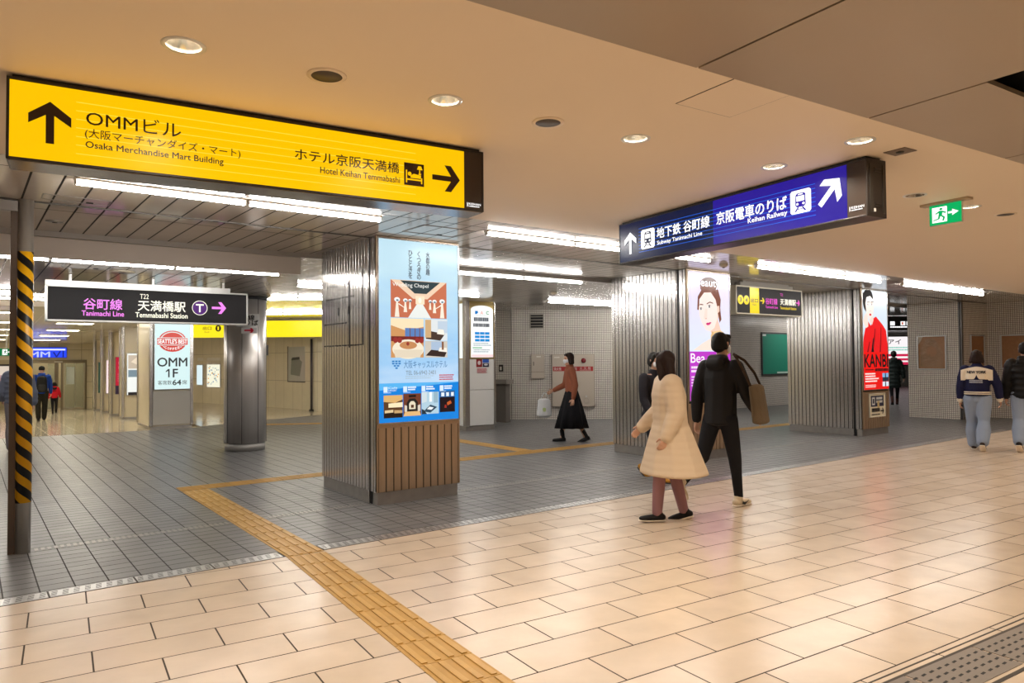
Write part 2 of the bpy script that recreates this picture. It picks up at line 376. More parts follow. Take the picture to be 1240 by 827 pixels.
# ------------------------------------------------------------------ columns
def column(x0, x1, yf, yb, label, top=2.82, grooves=17, front_from=0.0):
    """Steel-clad square column; local origin at the front left corner, x to the right, y to the back."""
    W, L = x1-x0, yb-yf
    root = empty('column', (x0, yf, 0), 0, label, None, None, 'structure')
    MB().box(.006, W-.006, .006, L-.006, .134, top).build('core', DARK, root)  # near-black core paints shade into the grooves between the strips
    MB().box(.018, W-.018, .018, .13, 0, .135).box(.018, W-.018, .20, L-.018, 0, .135).build('plinth', STEEL_DULL, root, bevel=.003)
    q = MB()
    gap = .011
    # left flank: corner strips, shutter channel, then the ribbed run
    fl = [0, .075, .145]
    for a, b in zip(fl, fl[1:]): q.box(0, .007, a+gap/2, b-gap/2, .135, top)
    q.box(0, .03, .185, .197, .0, top)
    n = grooves; s0 = .205; st = (L-s0)/n
    for i in range(n): q.box(0, .007, s0+st*i+gap/2, s0+st*(i+1)-gap/2, .135, top)
    # right flank
    for i in range(n): q.box(W-.007, W, .205+st*i+gap/2, .205+st*(i+1)-gap/2, .135, top)
    for a, b in zip(fl, fl[1:]): q.box(W-.007, W, a+gap/2, b-gap/2, .135, top)
    # back
    for i in range(11): q.box(W/11*i+gap/2, W/11*(i+1)-gap/2, L-.007, L, .135, top)
    q.build('ribbed_cladding', STEEL, root, bevel=.002)
    q = MB()
    for i in range(11):
        a = .018+(W-.036)/11*i
        q.box(a+gap/2, a+(W-.036)/11-gap/2, -.002, .007, .135, .80)
    q.box(0, .017, -.003, .03, .135, top).box(W-.017, W, -.003, .03, .135, top).box(0, W, -.004, .03, .80, .845).box(.017, W-.017, -.002, .03, 2.80, top)
    q.build('front_panel', BROWN_STEEL, root, bevel=.003)
    MB().box(.016, .026, .15, .18, 0, top).build('shutter_channel', DARK, root)
    return root
c1 = column(3.32, 4.335, 6.85, 8.34, 'ribbed steel column with the hotel poster, nearest to the camera')
c2 = column(8.30, 9.30, 6.90, 8.46, 'ribbed steel column with the beauty poster, behind the woman in the beige coat')
c3 = column(13.50, 14.52, 7.03, 8.60, 'ribbed steel column with the red poster')
q = MB()                                     # adhesive traces on the flank of the first column
for k, (ya, yb_, z0, z1) in enumerate([(.55, 1.35, 2.22, 2.235), (.75, 1.40, 1.93, 1.945), (.35, 1.40, 1.675, 1.69), (.66, .70, 1.66, 2.42), (.31, .34, 1.68, 2.5), (.95, 1.0, 2.03, 2.12), (.66, .72, 2.03, 2.12)]):
    y = ya
    while y < yb_:
        e = min(y+random.uniform(.02, .09), yb_); q.box(-.0015, .002, y, e, z0+random.uniform(-.003, .003), z1); y = e+random.uniform(.0, .02)
for y in (.7, .78, 1.02, 1.1, 1.2, 1.3): q.box(-.0015, .002, y, y+.022, 2.36, 2.39)
q.build('adhesive_marks', flatc((38, 32, 30)), c1)

# round steel column
rc = empty('round_column', (3.69, 12.72, 0), 0, 'round steel column with a small arrow notice, beneath the lowered soffit', None, None, 'structure')
MB().lathe([(0, 0), (.328, 0), (.328, .135), (0, .135)], 40).build('plinth', mat('plinth_steel', (.40, .385, .365), .5, .7), rc)
MB().lathe([(0, .135), (.345, .135), (.345, 2.62), (0, 2.62)], 48).build('shaft', mat('column_steel', (.66, .62, .59), .38, .85, noise=(3, .12, (5, 5, .4))), rc)
MB().lathe([(.345, 2.575), (.365, 2.575), (.365, 2.624), (.345, 2.624)], 40).build('collar', DARK, rc)
q = MB()
for k in range(8):
    t = k*PI/4+.35; q.tube((.3455*math.cos(t), .3455*math.sin(t), .135), (.3455*math.cos(t), .3455*math.sin(t), 2.58), .004, 6)
q.build('seams', DARK, rc)

# shutter post with a hazard sleeve
pp = empty('shutter_post', (.29, 6.95, 0), 0, 'round steel post wrapped in yellow and black hazard stripes', 'post')
MB().lathe([(0, 0), (.054, 0), (.054, 2.82), (0, 2.82)], 32).build('pole', mat('post_steel', (.62, .59, .54), .33, .7), pp)
hz = bpy.data.materials.new('hazard'); hz.use_nodes = True; nt = hz.node_tree; bs = nt.nodes['Principled BSDF']; N = nt.nodes.new; Lk = nt.links.new
tc = N('ShaderNodeTexCoord'); sp = N('ShaderNodeSeparateXYZ'); at = N('ShaderNodeMath'); at.operation = 'ARCTAN2'; Lk(tc.outputs['Object'], sp.inputs[0]); Lk(sp.outputs[1], at.inputs[0]); Lk(sp.outputs[0], at.inputs[1])
k1 = N('ShaderNodeMath'); k1.operation = 'MULTIPLY_ADD'; k1.inputs[1].default_value = .5/PI*2; Lk(at.outputs[0], k1.inputs[0])
k2 = N('ShaderNodeMath'); k2.operation = 'MULTIPLY'; k2.inputs[1].default_value = 1/.152; Lk(sp.outputs[2], k2.inputs[0]); Lk(k2.outputs[0], k1.inputs[2])
fr = N('ShaderNodeMath'); fr.operation = 'FRACT'; Lk(k1.outputs[0], fr.inputs[0]); gt = N('ShaderNodeMath'); gt.operation = 'GREATER_THAN'; gt.inputs[1].default_value = .5; Lk(fr.outputs[0], gt.inputs[0])
mx = N('ShaderNodeMix'); mx.data_type = 'RGBA'; mx.inputs['A'].default_value = (.9, .46, .005, 1); mx.inputs['B'].default_value = (.012, .011, .011, 1); Lk(gt.outputs[0], mx.inputs['Factor']); Lk(mx.outputs['Result'], bs.inputs['Base Color']); bs.inputs['Roughness'].default_value = .35
tag(MB().lathe([(.054, .40), (.0565, .40), (.0565, 2.40), (.054, 2.40)], 40).build('hazard_sleeve', hz, pp), 'yellow and black striped sleeve')
MB().box(-.100, -.052, -.012, .03, 0, 2.74).build('guide_rail', mat('rail_brown', (.12, .09, .07), .4, .7), pp)
MB().box(-1.9, -.055, -.03, .05, 2.72, 2.80).build('head_rail', STEEL_DULL, pp)

# ------------------------------------------------------------------ tactile paving and drains
def tactile(name, p0, p1, wd, label, tile=.3, bars=4, warm=None):
    """Row of ribbed guide tiles from p0 to p1 on the floor, wd wide, to the right of the direction."""
    d = Vector((p1[0]-p0[0], p1[1]-p0[1])); L = d.length; n = max(1, round(L/tile)); t = L/n
    mb = MB(); cols = max(1, round(wd/.3)); cwid = wd/cols
    for i in range(n):
        mb.mi = 0; mb.box(t*i+.0015, t*(i+1)-.0015, 0, wd, 0, .003)
        for c in range(cols):
            mb.mi = 1
            for k in range(bars):
                yk = cwid*c+cwid*(k+.5)/bars
                mb.box(t*i+.012, t*(i+1)-.012, yk-.016, yk+.016, .003, .0085)
    o = mb.build(name, [mat('tactile_shaded', (.47, .27, .065), .5, noise=(8, .18, (1, 1, 1))), TACT], None, (p0[0], p0[1], .0005), bevel=.002); o.rotation_euler = (0, 0, math.atan2(d.y, d.x))  # base coloured darker than the bars, painting shade into the gaps
    return tag(o, label, 'tactile paving')
tactile('tactile_strip', (1.905, 9.03), (1.912, 5.50), .30, 'yellow ribbed guide strip over the grey tiles, left of the hotel poster column')
tactile('tactile_strip', (1.909, 5.49), (1.56, .5), .30, 'amber ribbed guide strip over the beige stone toward the camera', bars=4)
tactile('tactile_strip', (1.905, 9.06), (19.0, 9.06+.016*17.1), .30, 'long yellow guide strip crossing behind the steel columns')
tactile('tactile_strip', (7.06, 13.2), (7.12, 9.46), .30, 'short yellow guide strip branching away beside the white notice pillar')
tactile('tactile_strip', (5.3, 17.4), (8.9, 15.5), .30, 'far yellow guide strip in front of the cream wall under the yellow band')

def drain_cover(name, L, wd, slots, rows, slot_l, slot_w, m, skew=0.0):
    mb = MB(); mb.box(.006, L-.006, 0, wd, -.004, .002); mb.mi = 1
    for r in range(rows):
        for k in range(slots):
            x = L*(k+.5)/slots+(skew*(r-(rows-1)/2)); y = wd*(r+1)/(rows+1)
            mb.prism([(x-slot_l/2, y-slot_w/2), (x+slot_l/2, y-slot_w/2+.004), (x+slot_l/2, y+slot_w/2+.004), (x-slot_l/2, y+slot_w/2)], .002, .0026)
    return mb.build(name, [m, DARK])
DRM = mat('drain_steel', (.66, .65, .63), .3, .8)
d0 = drain_cover('drain_cover', .508, .145, 8, 4, .034, .008, DRM, .004)
rz = math.atan(LN); k = 0
for x in [1.900-.508*(i+1) for i in range(10)]+[2.222+.508*i for i in range(29)]:
    o = d0 if k == 0 else d0.copy()
    if k: COL.objects.link(o)
    k += 1
    o.location = (x, XB(x)+.006, .001); o.rotation_euler = (0, 0, rz)
    tag(o, 'slotted steel drain cover in the line between beige stone and grey tiles', 'drain cover', 'drain covers along the edge of the grey tiles')
DRB = mat('drain_stone', (.20, .165, .135), .45, noise=(9, .15, (1, 1, 1)))
g0 = drain_cover('floor_grate', .62, .235, 9, 4, .036, .012, DRB, .03)
for i in range(8):
    o = g0 if i == 0 else g0.copy()
    if i: COL.objects.link(o)
    o.location = cw(2.75+.622*i, 1.69, .001); o.rotation_euler = (0, 0, -D)
    tag(o, 'grey brown slotted grate in the beige stone at the lower right corner', 'floor grate', 'slotted grates across the beige stone')
struct(MB().box(0, 6, 0, .018, -.001, .0014).box(0, 6, -.276, -.255, -.001, .0014).box(0, 6, .045, .054, -.001, .0012).build('trim_7', mat('joint_dark', (.05, .04, .03), .7), None, cw(2.6, 1.925, 0))).rotation_euler = (0, 0, -D)
struct(MB().prism([(-3.5, XB(-3.5)-.004), (17, XB(17)-.004), (17, XB(17)+.162), (-3.5, XB(-3.5)+.162)], -.001, .0012).build('trim_8', mat('joint_dark', (.05, .04, .03), .7)), 'dark seat of the drain covers')
for x0, x1, lb in ((.37, 1.86, 'right of the striped post'), (2.26, 3.28, 'left of the hotel poster column'), (4.36, 8.28, 'between the first and second steel column'), (9.32, 13.48, 'between the second and third steel column')):
    q = MB(); xx = x0
    while xx < x1:                           # slotted shutter track in the floor
        yy = 6.94+.016*xx; q.prism([(xx, yy), (xx+.026, yy), (xx+.026, yy+.10), (xx, yy+.10)], 0, .0016); xx += .045
    q.prism([(x0, 6.985+.016*x0), (x1, 6.985+.016*x1), (x1, 6.995+.016*x1), (x0, 6.995+.016*x0)], 0, .0012)
    tag(q.build('shutter_track', STEEL_DULL), 'faint slotted shutter track in the grey tiles, '+lb, 'shutter track')

# ------------------------------------------------------------------ ceiling fittings
def trough(r, a0, a1, n, x0, x1, cz):        # lengthwise strip of a round profile, angles in degrees (-90 = straight down)
    bm = bmesh.new(); rows = []
    for i in range(n+1):
        t = math.radians(a0+(a1-a0)*i/n); rows.append([bm.verts.new((x, r*math.cos(t), cz+r*math.sin(t))) for x in (x0, x1)])
    for p_, q_ in zip(rows, rows[1:]): bm.faces.new([p_[0], q_[0], q_[1], p_[1]]).smooth = True
    return bm
def tube_fixture():
    root = empty('tube_light')
    MB().box(.0, 1.2, -.035, .035, .056, .07).build('housing', WHITE, root, bevel=.003)
    for x in (0.002, 1.186): MB().box(x, x+.012, -.030, .030, .020, .064).build('end_cap', WHITE, root, bevel=.006)
    bm = trough(.028, -170, -10, 16, .012, 1.188, .050); me = bpy.data.meshes.new('lens')
    for f in bm.faces: f.normal_flip()
    bm.to_mesh(me); bm.free(); link('lens', me, TUBE_M, root)
    return root
tube0 = None
ORD = ['first', 'second', 'third', 'fourth', 'fifth', 'sixth']
def tube_row(x, y, z, n, rz, where, group, dx=1.21, start=0):
    global tube0
    for i in range(n):
        if tube0 is None: tube0 = o = tube_fixture()
        else: o = copy_tree(tube0)
        o.location = (x+dx*i*math.cos(rz), y+dx*i*math.sin(rz), z); o.rotation_euler = (0, 0, rz)
        tag(o, 'white tube light, %s from the left %s' % (ORD[i+start], where), 'tube light', group)
LR = math.atan(LN)
Z1 = 2.752
tube_row(.53, 5.93, Z1, 2, LR, 'in the row under the yellow sign', 'tubes along the cream ceiling edge')
tube_row(4.12, 5.99, Z1, 3, LR, 'in the row behind the blue sign', 'tubes along the cream ceiling edge')
tube_row(8.78, 6.06, Z1, 3, LR, 'in the row above the small exit sign', 'tubes along the cream ceiling edge')
tube_row(13.2, 6.12, Z1, 3, LR, 'in the row over the third column', 'tubes along the cream ceiling edge')
tube_row(4.19, 8.58, 2.705, 3, LR, 'in the row behind the hotel poster column', 'tubes in the middle bay')
tube_row(9.73, 11.85, 2.705, 4, LR, 'in the row before the mosaic wall', 'tubes in the rear bay')  # fourth tube added out of sight to brighten the mosaic wall
tube_row(-.62, 8.88, 2.555, 3, LR, 'in the row below the lowered soffit face', 'tubes under the soffit')
tube_row(-1.9, 13.2, 2.55, 2, LR, 'in the row at the back of the soffit', 'tubes under the soffit')
tube_row(-1.2, 16.4, 2.70, 3, LR, 'in the row before the passage', 'tubes before the passage')
tube_row(4.15, 11.5, 2.705, 3, LR, 'in the row beside the round column', 'tubes in the rear bay')
tube_row(4.1, 14.65, 2.705, 2, -.637, 'in the slanting row behind the round column', 'tubes before the yellow band')
tube_row(5.3, 19.05, 2.705, 3, -.637, 'in the slanting row before the yellow band', 'tubes before the yellow band')
tube_row(13.2, 10.6, 2.705, 3, LR, 'in the row near the green board', 'tubes in the rear bay')
tube_row(20.2, 12.2, 2.705, 3, LR, 'in the added row of the far right passage', 'added tubes in the right passage')  # this row and the next are added to brighten the dark passage
tube_row(27, 15.5, 2.705, 3, LR, 'in the added row at the right passage end', 'added tubes in the right passage')
def added_panel_light(x, y, z, wx, wy, watts, lb):  # glowing panels added to brighten the passage
    e = empty('added_panel_light', (x, y, z), 0, lb, 'ceiling light', 'lit panels added in the passage ceiling')
    q = MB(); f_ = .03; q.box(-wx-f_, wx+f_, -wy-f_, -wy, -.012, .02).box(-wx-f_, wx+f_, wy, wy+f_, -.012, .02).box(-wx-f_, -wx, -wy, wy, -.012, .02).box(wx, wx+f_, -wy, wy, -.012, .02); q.build('frame', WHITE, e)
    MB().box(-wx, wx, -wy, wy, -.006, .01).build('diffuser', mat('diffuser_glow', (1, .92, .74), .4, emit=watts), e)
for k, y in enumerate((19.6, 23.0, 26.4, 29.8, 33.2)):
    for x, sd in ((.35, 'left'), (2.1, 'right')):
        added_panel_light(x, y, 2.695-.017*(y-17.7), .42, .26, 20, 'lit panel added to light the passage, %s one of the %s pair from the front' % (sd, ORD[k]))

def downlight(cx, cy, on, label):
    root = empty('downlight', cw(cx, cy, CE), 0, label, 'downlight', 'round ceiling downlights')
    MB().lathe([(.069, -.003), (.088, -.003), (.088, 0), (.0725, 0), (.0725, .0)], 36).build('trim_ring', WHITE, root)
    MB().lathe([(.0715, -.002), (.066, .03), (.052, .075), (.044, .085)], 36).build('reflector', mat('reflector', (.85, .82, .76), .16, .9), root)
    MB().lathe([(.073, .0), (.073, .11), (0, .11)], 24).build('can', WHITE, root)
    MB().lathe([(0, .087), (.045, .087), (.045, .095), (0, .095)], 24).build('lamp', mat('lamp_on', (1, .86, .62), .4, emit=20 if on else 2) if on else mat('lamp_dim', (1, .88, .68), .4, emit=1.5), root)
    if on:
        l = area_disc('disc_lamp', (0, 0, .02), DOWN_W, .085); l.parent = root
wh = ['lit downlight above the left half of the yellow sign', 'lit downlight above the right half of the yellow sign', 'half lit downlight between the yellow and the blue sign', 'lit downlight just above the blue sign',
      'bright downlight above the right end of the blue sign, nearest to the metal panels', 'unlit silver downlight left of the green exit sign', 'lit downlight right of the green exit sign']
for (cx, cy, on), lb in zip(DL, wh): downlight(cx, cy, on, lb)
for (cx, cy), lb in zip(SPK, ['dark round ceiling speaker above the middle of the yellow sign', 'dark round ceiling speaker right of the yellow sign', 'small dark round ceiling speaker far right of the exit sign']):
    root = empty('ceiling_speaker', cw(cx, cy, CE), 0, lb, 'speaker', 'dark round ceiling speakers')
    MB().lathe([(.07, -.006), (.09, -.004), (.09, 0), (.07, 0)], 36).build('ring', CREAM_PAINT, root)
    MB().lathe([(0, -.004), (.071, -.004), (.071, 0), (0, 0)], 36).build('grille', mat('speaker_dark', (.09, .07, .055), .6), root)
v = empty('ceiling_vent', cw(4.543, 2.551, CE), -D, 'small square dark vent in the cream ceiling past the blue sign end', 'vent')
MB().box(-.07, .07, -.07, .07, -.004, 0).build('plate', mat('vent_dark', (.16, .11, .075), .5), v)
MB().lathe([(0, -.012), (.022, -.010), (.025, -.004), (0, -.004)], 20).build('nozzle', DARK, v)
h = empty('ceiling_hatch', cw(2.88, 2.47, CE), -D, 'square access hatch outlined in the cream ceiling beside the metal panels', 'ceiling hatch')
MB().box(-.205, .205, -.195, .195, -.0015, 0).build('gap', DARK, h)
MB().box(-.200, .200, -.190, .190, -.003, 0).build('panel', CREAM_PAINT, h)
def panel_hatch(x, y, wx, wy, z, lb):
    h = empty('ceiling_hatch', (x, y, z), LR, lb, 'ceiling hatch', 'thin framed hatches in the grey ceiling')
    q = MB(); e = .012
    q.box(-wx, wx, -wy, -wy+e, -.004, 0).box(-wx, wx, wy-e, wy, -.004, 0).box(-wx, -wx+e, -wy, wy, -.004, 0).box(wx-e, wx, -wy, wy, -.004, 0)
    q.build('frame', mat('hatch_frame', (.22, .2, .18), .35), h)
    MB().box(wx*.3, wx*.3+.05, wy-.06, wy-.03, -.006, 0).build('latch', DARK, h)
panel_hatch(.62, 6.72, .24, .11, 2.822, 'framed hatch in the grey ceiling beside the striped post')
panel_hatch(3.75, 6.3, .3, .22, 2.822, 'framed hatch in the grey ceiling above the hotel poster')
panel_hatch(7.1, 6.55, .3, .2, 2.822, 'framed hatch in the grey ceiling above the beauty poster')
panel_hatch(1.0, 9.6, .25, .2, 2.625, 'framed hatch in the lowered soffit above the pink lettered sign')
def round_item(name, x, y, z, r, hgt, m, lb, cat):
    root = empty(name, (x, y, z), 0, lb, cat)
    MB().lathe([(r, 0), (r, -hgt*.5), (r*.55, -hgt), (0, -hgt)], 28).build('body', m, root)
    MB().lathe([(r*.3, -hgt), (r*.3, -hgt*1.25), (0, -hgt*1.25)], 20).build('cap', BLACK, root)
round_item('smoke_detector', 8.35, 6.28, 2.822, .06, .045, flatc((205, 195, 175)), 'cream smoke detector on the grey ceiling above the beauty poster', 'smoke detector')
round_item('smoke_detector', 8.7, 10.4, 2.775, .06, .045, flatc((215, 205, 180)), 'cream smoke detector on the rear ceiling before the mosaic wall', 'smoke detector')
round_item('ceiling_vent', .55, 7.85, 2.822, .075, .012, STEEL_DULL, 'small flat round vent behind the striped post', 'vent')
round_item('ceiling_vent', 1.4, 9.9, 2.625, .14, .02, flatc((190, 180, 160)), 'large flat round vent in the soffit above the pink lettered sign', 'vent')
round_item('ceiling_vent', 6.9, 11.3, 2.775, .1, .015, STEEL_DULL, 'flat round vent in the rear ceiling beside the smoke detector', 'vent')

# ------------------------------------------------------------------ hanging signs
YEL, BRN = lit((255, 193, 0), 1.0), mat('print_brown', lin(48, 22, 8), .3)
WHT, PNK, CRM = lit((255, 255, 255), 1.3), lit((236, 128, 232), 1.2), lit((250, 246, 225), 1.25)
def arrow(a, cx, cz, s, ang, m, sw=.30, hw=1.0):
    """Chevron arrow like the station's: shaft plus two arms, size s tall, ang 0 = up."""
    c, q = math.cos(ang), math.sin(ang)
    f = lambda x, z: (cx+(x*c+z*q)*s, cz+(-x*q+z*c)*s)
    t = .17
    a.poly([f(-t/2, -.5), f(t/2, -.5), f(t/2, .3), f(-t/2, .3)], m)
    a.poly([f(0, .5), f(0, .5-.27), f(-.5*hw, .5-.27-.36*hw+.02), f(-.5*hw, .5-.36*hw-.02)][::-1], m)
    a.poly([f(0, .5), f(.5*hw, .5-.36*hw-.02), f(.5*hw, .5-.27-.36*hw+.02), f(0, .5-.27)][::-1], m)
def logo(a, x0, x1, z0, z1, m):
    w_ = (z1-z0)*.35
    a.rect(x0, x0+w_*.3, z0, z1, m); a.poly([(x0+w_*.3, (z0+z1)/2), (x0+w_, z1), (x0+w_*1.1, z1-.006), (x0+w_*.5, (z0+z1)/2), (x0+w_*1.1, z0+.006), (x0+w_, z0)], m)
    a.text('KEIHAN', x0+w_*1.4, x1, z0+(z1-z0)*.45, z1-.002, m, .012)
    a.bars(x0+w_*1.6, x1-.01, z0, z0+(z1-z0)*.25, 1, m, .8, 0)
def boxsign(name, loc, rz, L, z0, z1, dep, label, frame_m, lip=.012, cat='sign'):
    root = empty(name, loc, rz, label, cat)
    q = MB(); q.box(0, L, .0, dep, z0, z1)
    q.box(0, L, -.006, 0, z1-lip, z1).box(0, L, -.006, 0, z0, z0+lip).box(0, lip, -.006, 0, z0, z1).box(L-lip, L, -.006, 0, z0, z1)
    q.build('housing', frame_m, root, bevel=.002)
    return root
# yellow direction sign
y = boxsign('direction_sign', (.086, 3.931, 0), math.radians(-5.65), 2.447, 2.426, 2.803, .20, 'long yellow backlit sign with brown arrows and hotel lettering under the cream ceiling', BLACK)
a = Art(-.001); a.rect(.012, 2.312, 2.438, 2.789, YEL)
for k in range(7): a.rect(.27, 1.99, 2.484+.0405*k, 2.4875+.0405*k, lit((255, 216, 60), 1.05))
a.build('face_panel', y)
a = Art(-.006); arrow(a, .167, 2.613, .195, 0, BRN, hw=.86); a.build('arrow', y)
a = Art(-.006); arrow(a, 2.188, 2.604, .185, PI/2, BRN, hw=.86); a.build('arrow', y)
a = Art(-.006); a.text('OMMビル', .31, .72, 2.628, 2.70, BRN, .005); a.build('lettering', y)
a = Art(-.006); a.text('(大阪マーチャンダイズ・マート)', .306, 1.003, 2.560, 2.611, BRN, .006); a.build('lettering', y)
a = Art(-.006); a.text('Osaka Merchandise Mart Building', .309, .92, 2.510, 2.550, BRN, .014); a.build('lettering', y)
a = Art(-.006); a.text('ホテル京阪天満橋', 1.283, 1.884, 2.596, 2.659, BRN, .012); a.build('lettering', y)
a = Art(-.006); a.text('Hotel Keihan Temmabashi', 1.421, 1.889, 2.540, 2.575, BRN, .014); a.build('lettering', y)
a = Art(-.006); a.rect(1.915, 2.042, 2.535, 2.668, BRN)
a.rect(1.926, 1.934, 2.550, 2.625, YEL).rect(1.93, 2.03, 2.566, 2.575, YEL).rect(2.022, 2.03, 2.550, 2.585, YEL).poly([(1.955, 2.580), (2.02, 2.580), (2.022, 2.600), (1.975, 2.606), (1.955, 2.592)], YEL).ell(1.949, 2.603, .012, .012, YEL)
a.rect(2.010, 2.016, 2.61, 2.64, YEL).poly([(1.995, 2.633), (2.031, 2.633), (2.022, 2.655), (2.004, 2.655)], YEL).rect(2.005, 2.021, 2.603, 2.61, YEL)
a.build('bed_pictogram', y)
a = Art(-.001); a.rect(2.314, 2.435, 2.438, 2.789, mat('sign_black', (.03, .018, .012), .3)); a.build('end_panel', y)
a = Art(-.004); logo(a, 2.330, 2.425, 2.449, 2.476, WHT); a.build('maker_mark', y)
MB().box(.02, 2.43, .02, .18, 2.803, 2.82).build('ceiling_mount', BLACK, y)
tag(MB().box(.006, 2.441, .004, .196, 2.4215, 2.4265).build('underside', mat('underside_steel', (.42, .41, .40), .22, .9), y), 'satin steel underside')

# blue direction sign
NAVY, BLUE, LBL = lit((10, 22, 62), .9), lit((36, 20, 146), 1.0), lit((30, 105, 235), 1.0)
b = boxsign('direction_sign', (4.977, 4.95, 0), math.radians(-97.62), 2.624, 2.42, 2.803, .195, 'long blue backlit sign with white train pictograms and arrows under the cream ceiling', BLACK)
a = Art(-.001); a.rect(.008, 1.248, 2.432, 2.792, NAVY).rect(1.248, 2.475, 2.432, 2.792, BLUE)
for k in range(8): a.rect(.297, 2.23, 2.496+.0312*k, 2.500+.0312*k, LBL)
a.build('face_panel', b)
a = Art(-.007); arrow(a, .176, 2.601, .205, 0, WHT, hw=.86); a.build('arrow', b)
a = Art(-.007); arrow(a, 2.346, 2.632, .225, PI/4, WHT, hw=.86); a.build('arrow', b)
def train(x0, x1, z0, z1, bg):
    a = Art(-.007); W, H = x1-x0, z1-z0; X = lambda u: x0+W*u; Z = lambda v: z0+H*v
    c = .08
    a.poly([(X(c), z0), (X(1-c), z0), (x1, Z(c)), (x1, Z(1-c)), (X(1-c), z1), (X(c), z1), (x0, Z(1-c)), (x0, Z(c))], WHT)
    a.poly([(X(.24), Z(.36)), (X(.32), Z(.27)), (X(.68), Z(.27)), (X(.76), Z(.36)), (X(.74), Z(.80)), (X(.66), Z(.87)), (X(.34), Z(.87)), (X(.26), Z(.80))], bg)
    a.rect(X(.31), X(.69), Z(.52), Z(.74), WHT).rect(X(.38), X(.62), Z(.79), Z(.83), WHT).ell(X(.35), Z(.40), W*.06, H*.05, WHT).ell(X(.65), Z(.40), W*.06, H*.05, WHT)
    a.poly([(X(.36), Z(.26)), (X(.44), Z(.26)), (X(.30), Z(.08)), (X(.20), Z(.08))], bg).poly([(X(.56), Z(.26)), (X(.64), Z(.26)), (X(.80), Z(.08)), (X(.70), Z(.08))], bg).rect(X(.36), X(.64), Z(.16), Z(.19), bg)
    a.build('train_pictogram', b)
train(.335, .525, 2.516, 2.695, NAVY); train(2.02, 2.196, 2.533, 2.70, BLUE)
for t, x0, x1, z0, z1, bo in [('地下鉄 谷町線', .556, 1.212, 2.585, 2.681, .014), ('Subway Tanimachi Line', .56, 1.125, 2.520, 2.564, .012), ('京阪電車のりば', 1.29, 1.987, 2.585, 2.685, .014), ('Keihan Railway', 1.62, 1.99, 2.531, 2.579, .014)]:
    a = Art(-.007); a.text(t, x0, x1, z0, z1, WHT, bo); a.build('lettering', b)
a = Art(-.001); a.rect(2.477, 2.614, 2.432, 2.792, mat('sign_black', (.03, .018, .012), .3)); a.build('end_panel', b)
a = Art(-.004); logo(a, 2.492, 2.6, 2.470, 2.503, WHT); a.build('maker_mark', b)
q = MB(); q.box(2.624, 2.628, .02, .05, 2.45, 2.77).box(2.624, 2.628, .155, .18, 2.45, 2.77)
for z in (2.49, 2.51, 2.72, 2.74): q.box(2.624, 2.629, .07, .14, z, z+.006)
q.build('end_cover', mat('cover_black', (.04, .035, .03), .4, .3), b)
a = MB().box(2.624, 2.630, .06, .075, 2.455, 2.475).build('lamp_switch', WHITE, b)
MB().box(.02, 2.6, .02, .17, 2.803, 2.82).build('ceiling_mount', BLACK, b)

# dark sign with pink lettering under the soffit
CHAR = mat('sign_charcoal', (.022, .021, .023), .5, spec=.2)
t = boxsign('direction_sign', (.645, 10.5, 0), 0, 2.435, 2.03, 2.482, .14, 'charcoal sign with pink and white lettering and a purple letter disc, under the soffit', ALU, .022)
a = Art(-.001); a.rect(.022, 2.413, 2.052, 2.46, CHAR); a.build('face_panel', t)
for s_, x0, x1, z0, z1, bo, m_ in [('谷町線', 1.048, 1.484, 2.189, 2.329, .012, PNK), ('Tanimachi Line', 1.031, 1.504, 2.107, 2.17, .018, PNK), ('T22', 1.691, 1.794, 2.348, 2.412, 0, CRM), ('天満橋駅', 1.667, 2.248, 2.19, 2.328, .012, CRM), ('Temmabashi Station', 1.638, 2.275, 2.103, 2.169, .018, CRM)]:
    a = Art(-.004); a.text(s_, x0-.645, x1-.645, z0, z1, m_, bo); a.build('lettering', t)
a = Art(-.004); a.ell(1.787, 2.254, .100, .100, CRM).ell(1.787, 2.254, .093, .093, lit((86, 36, 120), .9)).rect(1.736, 1.838, 2.288, 2.306, CRM).rect(1.777, 1.797, 2.196, 2.290, CRM); a.build('line_emblem', t)
a = Art(-.004); arrow(a, 2.04, 2.262, .19, PI/2, PNK, hw=.86); a.build('arrow', t)
MB().box(.0, 2.2, .03, .11, 2.482, 2.545).build('ceiling_mount', ALU, t)
for x in (.25, 1.2, 2.1): MB().box(x, x+.03, .05, .09, 2.545, 2.625).build('hanger', ALU, t)

# small dark exit sign between the second and third column
e = boxsign('direction_sign', (10.08, 7.35, 0), 0, 1.948, 2.245, 2.725, .22, 'small dark sign with yellow exit field and pink line name between two steel columns', mat('frame_cream', (.62, .58, .46), .4), .022)
YE2, MAG = lit((245, 215, 40), 1.0), lit((230, 70, 200), 1.1)
a = Art(-.001); a.rect(.022, 1.926, 2.267, 2.703, CHAR); a.build('face_panel', e)
a = Art(-.004); a.rect(.379, .642, 2.267, 2.703, YE2); a.text('出口', .409, .607, 2.452, 2.52, BRN, .02); a.text('Exit', .46, .56, 2.40, 2.43, BRN); a.build('exit_field', e)
a = Art(-.004); a.ell(.125, 2.485, .078, .078, YE2).text('3', .098, .152, 2.45, 2.52, BRN, .02).ell(.283, 2.485, .078, .078, YE2).text('4', .253, .313, 2.45, 2.52, BRN, .02); a.build('number_discs', e)
a = Art(-.004); arrow(a, .735, 2.49, .12, PI/2, YE2, hw=.86); a.build('arrow', e)
a = Art(-.004); arrow(a, 1.817, 2.494, .115, PI/2, MAG, hw=.86); a.build('arrow', e)
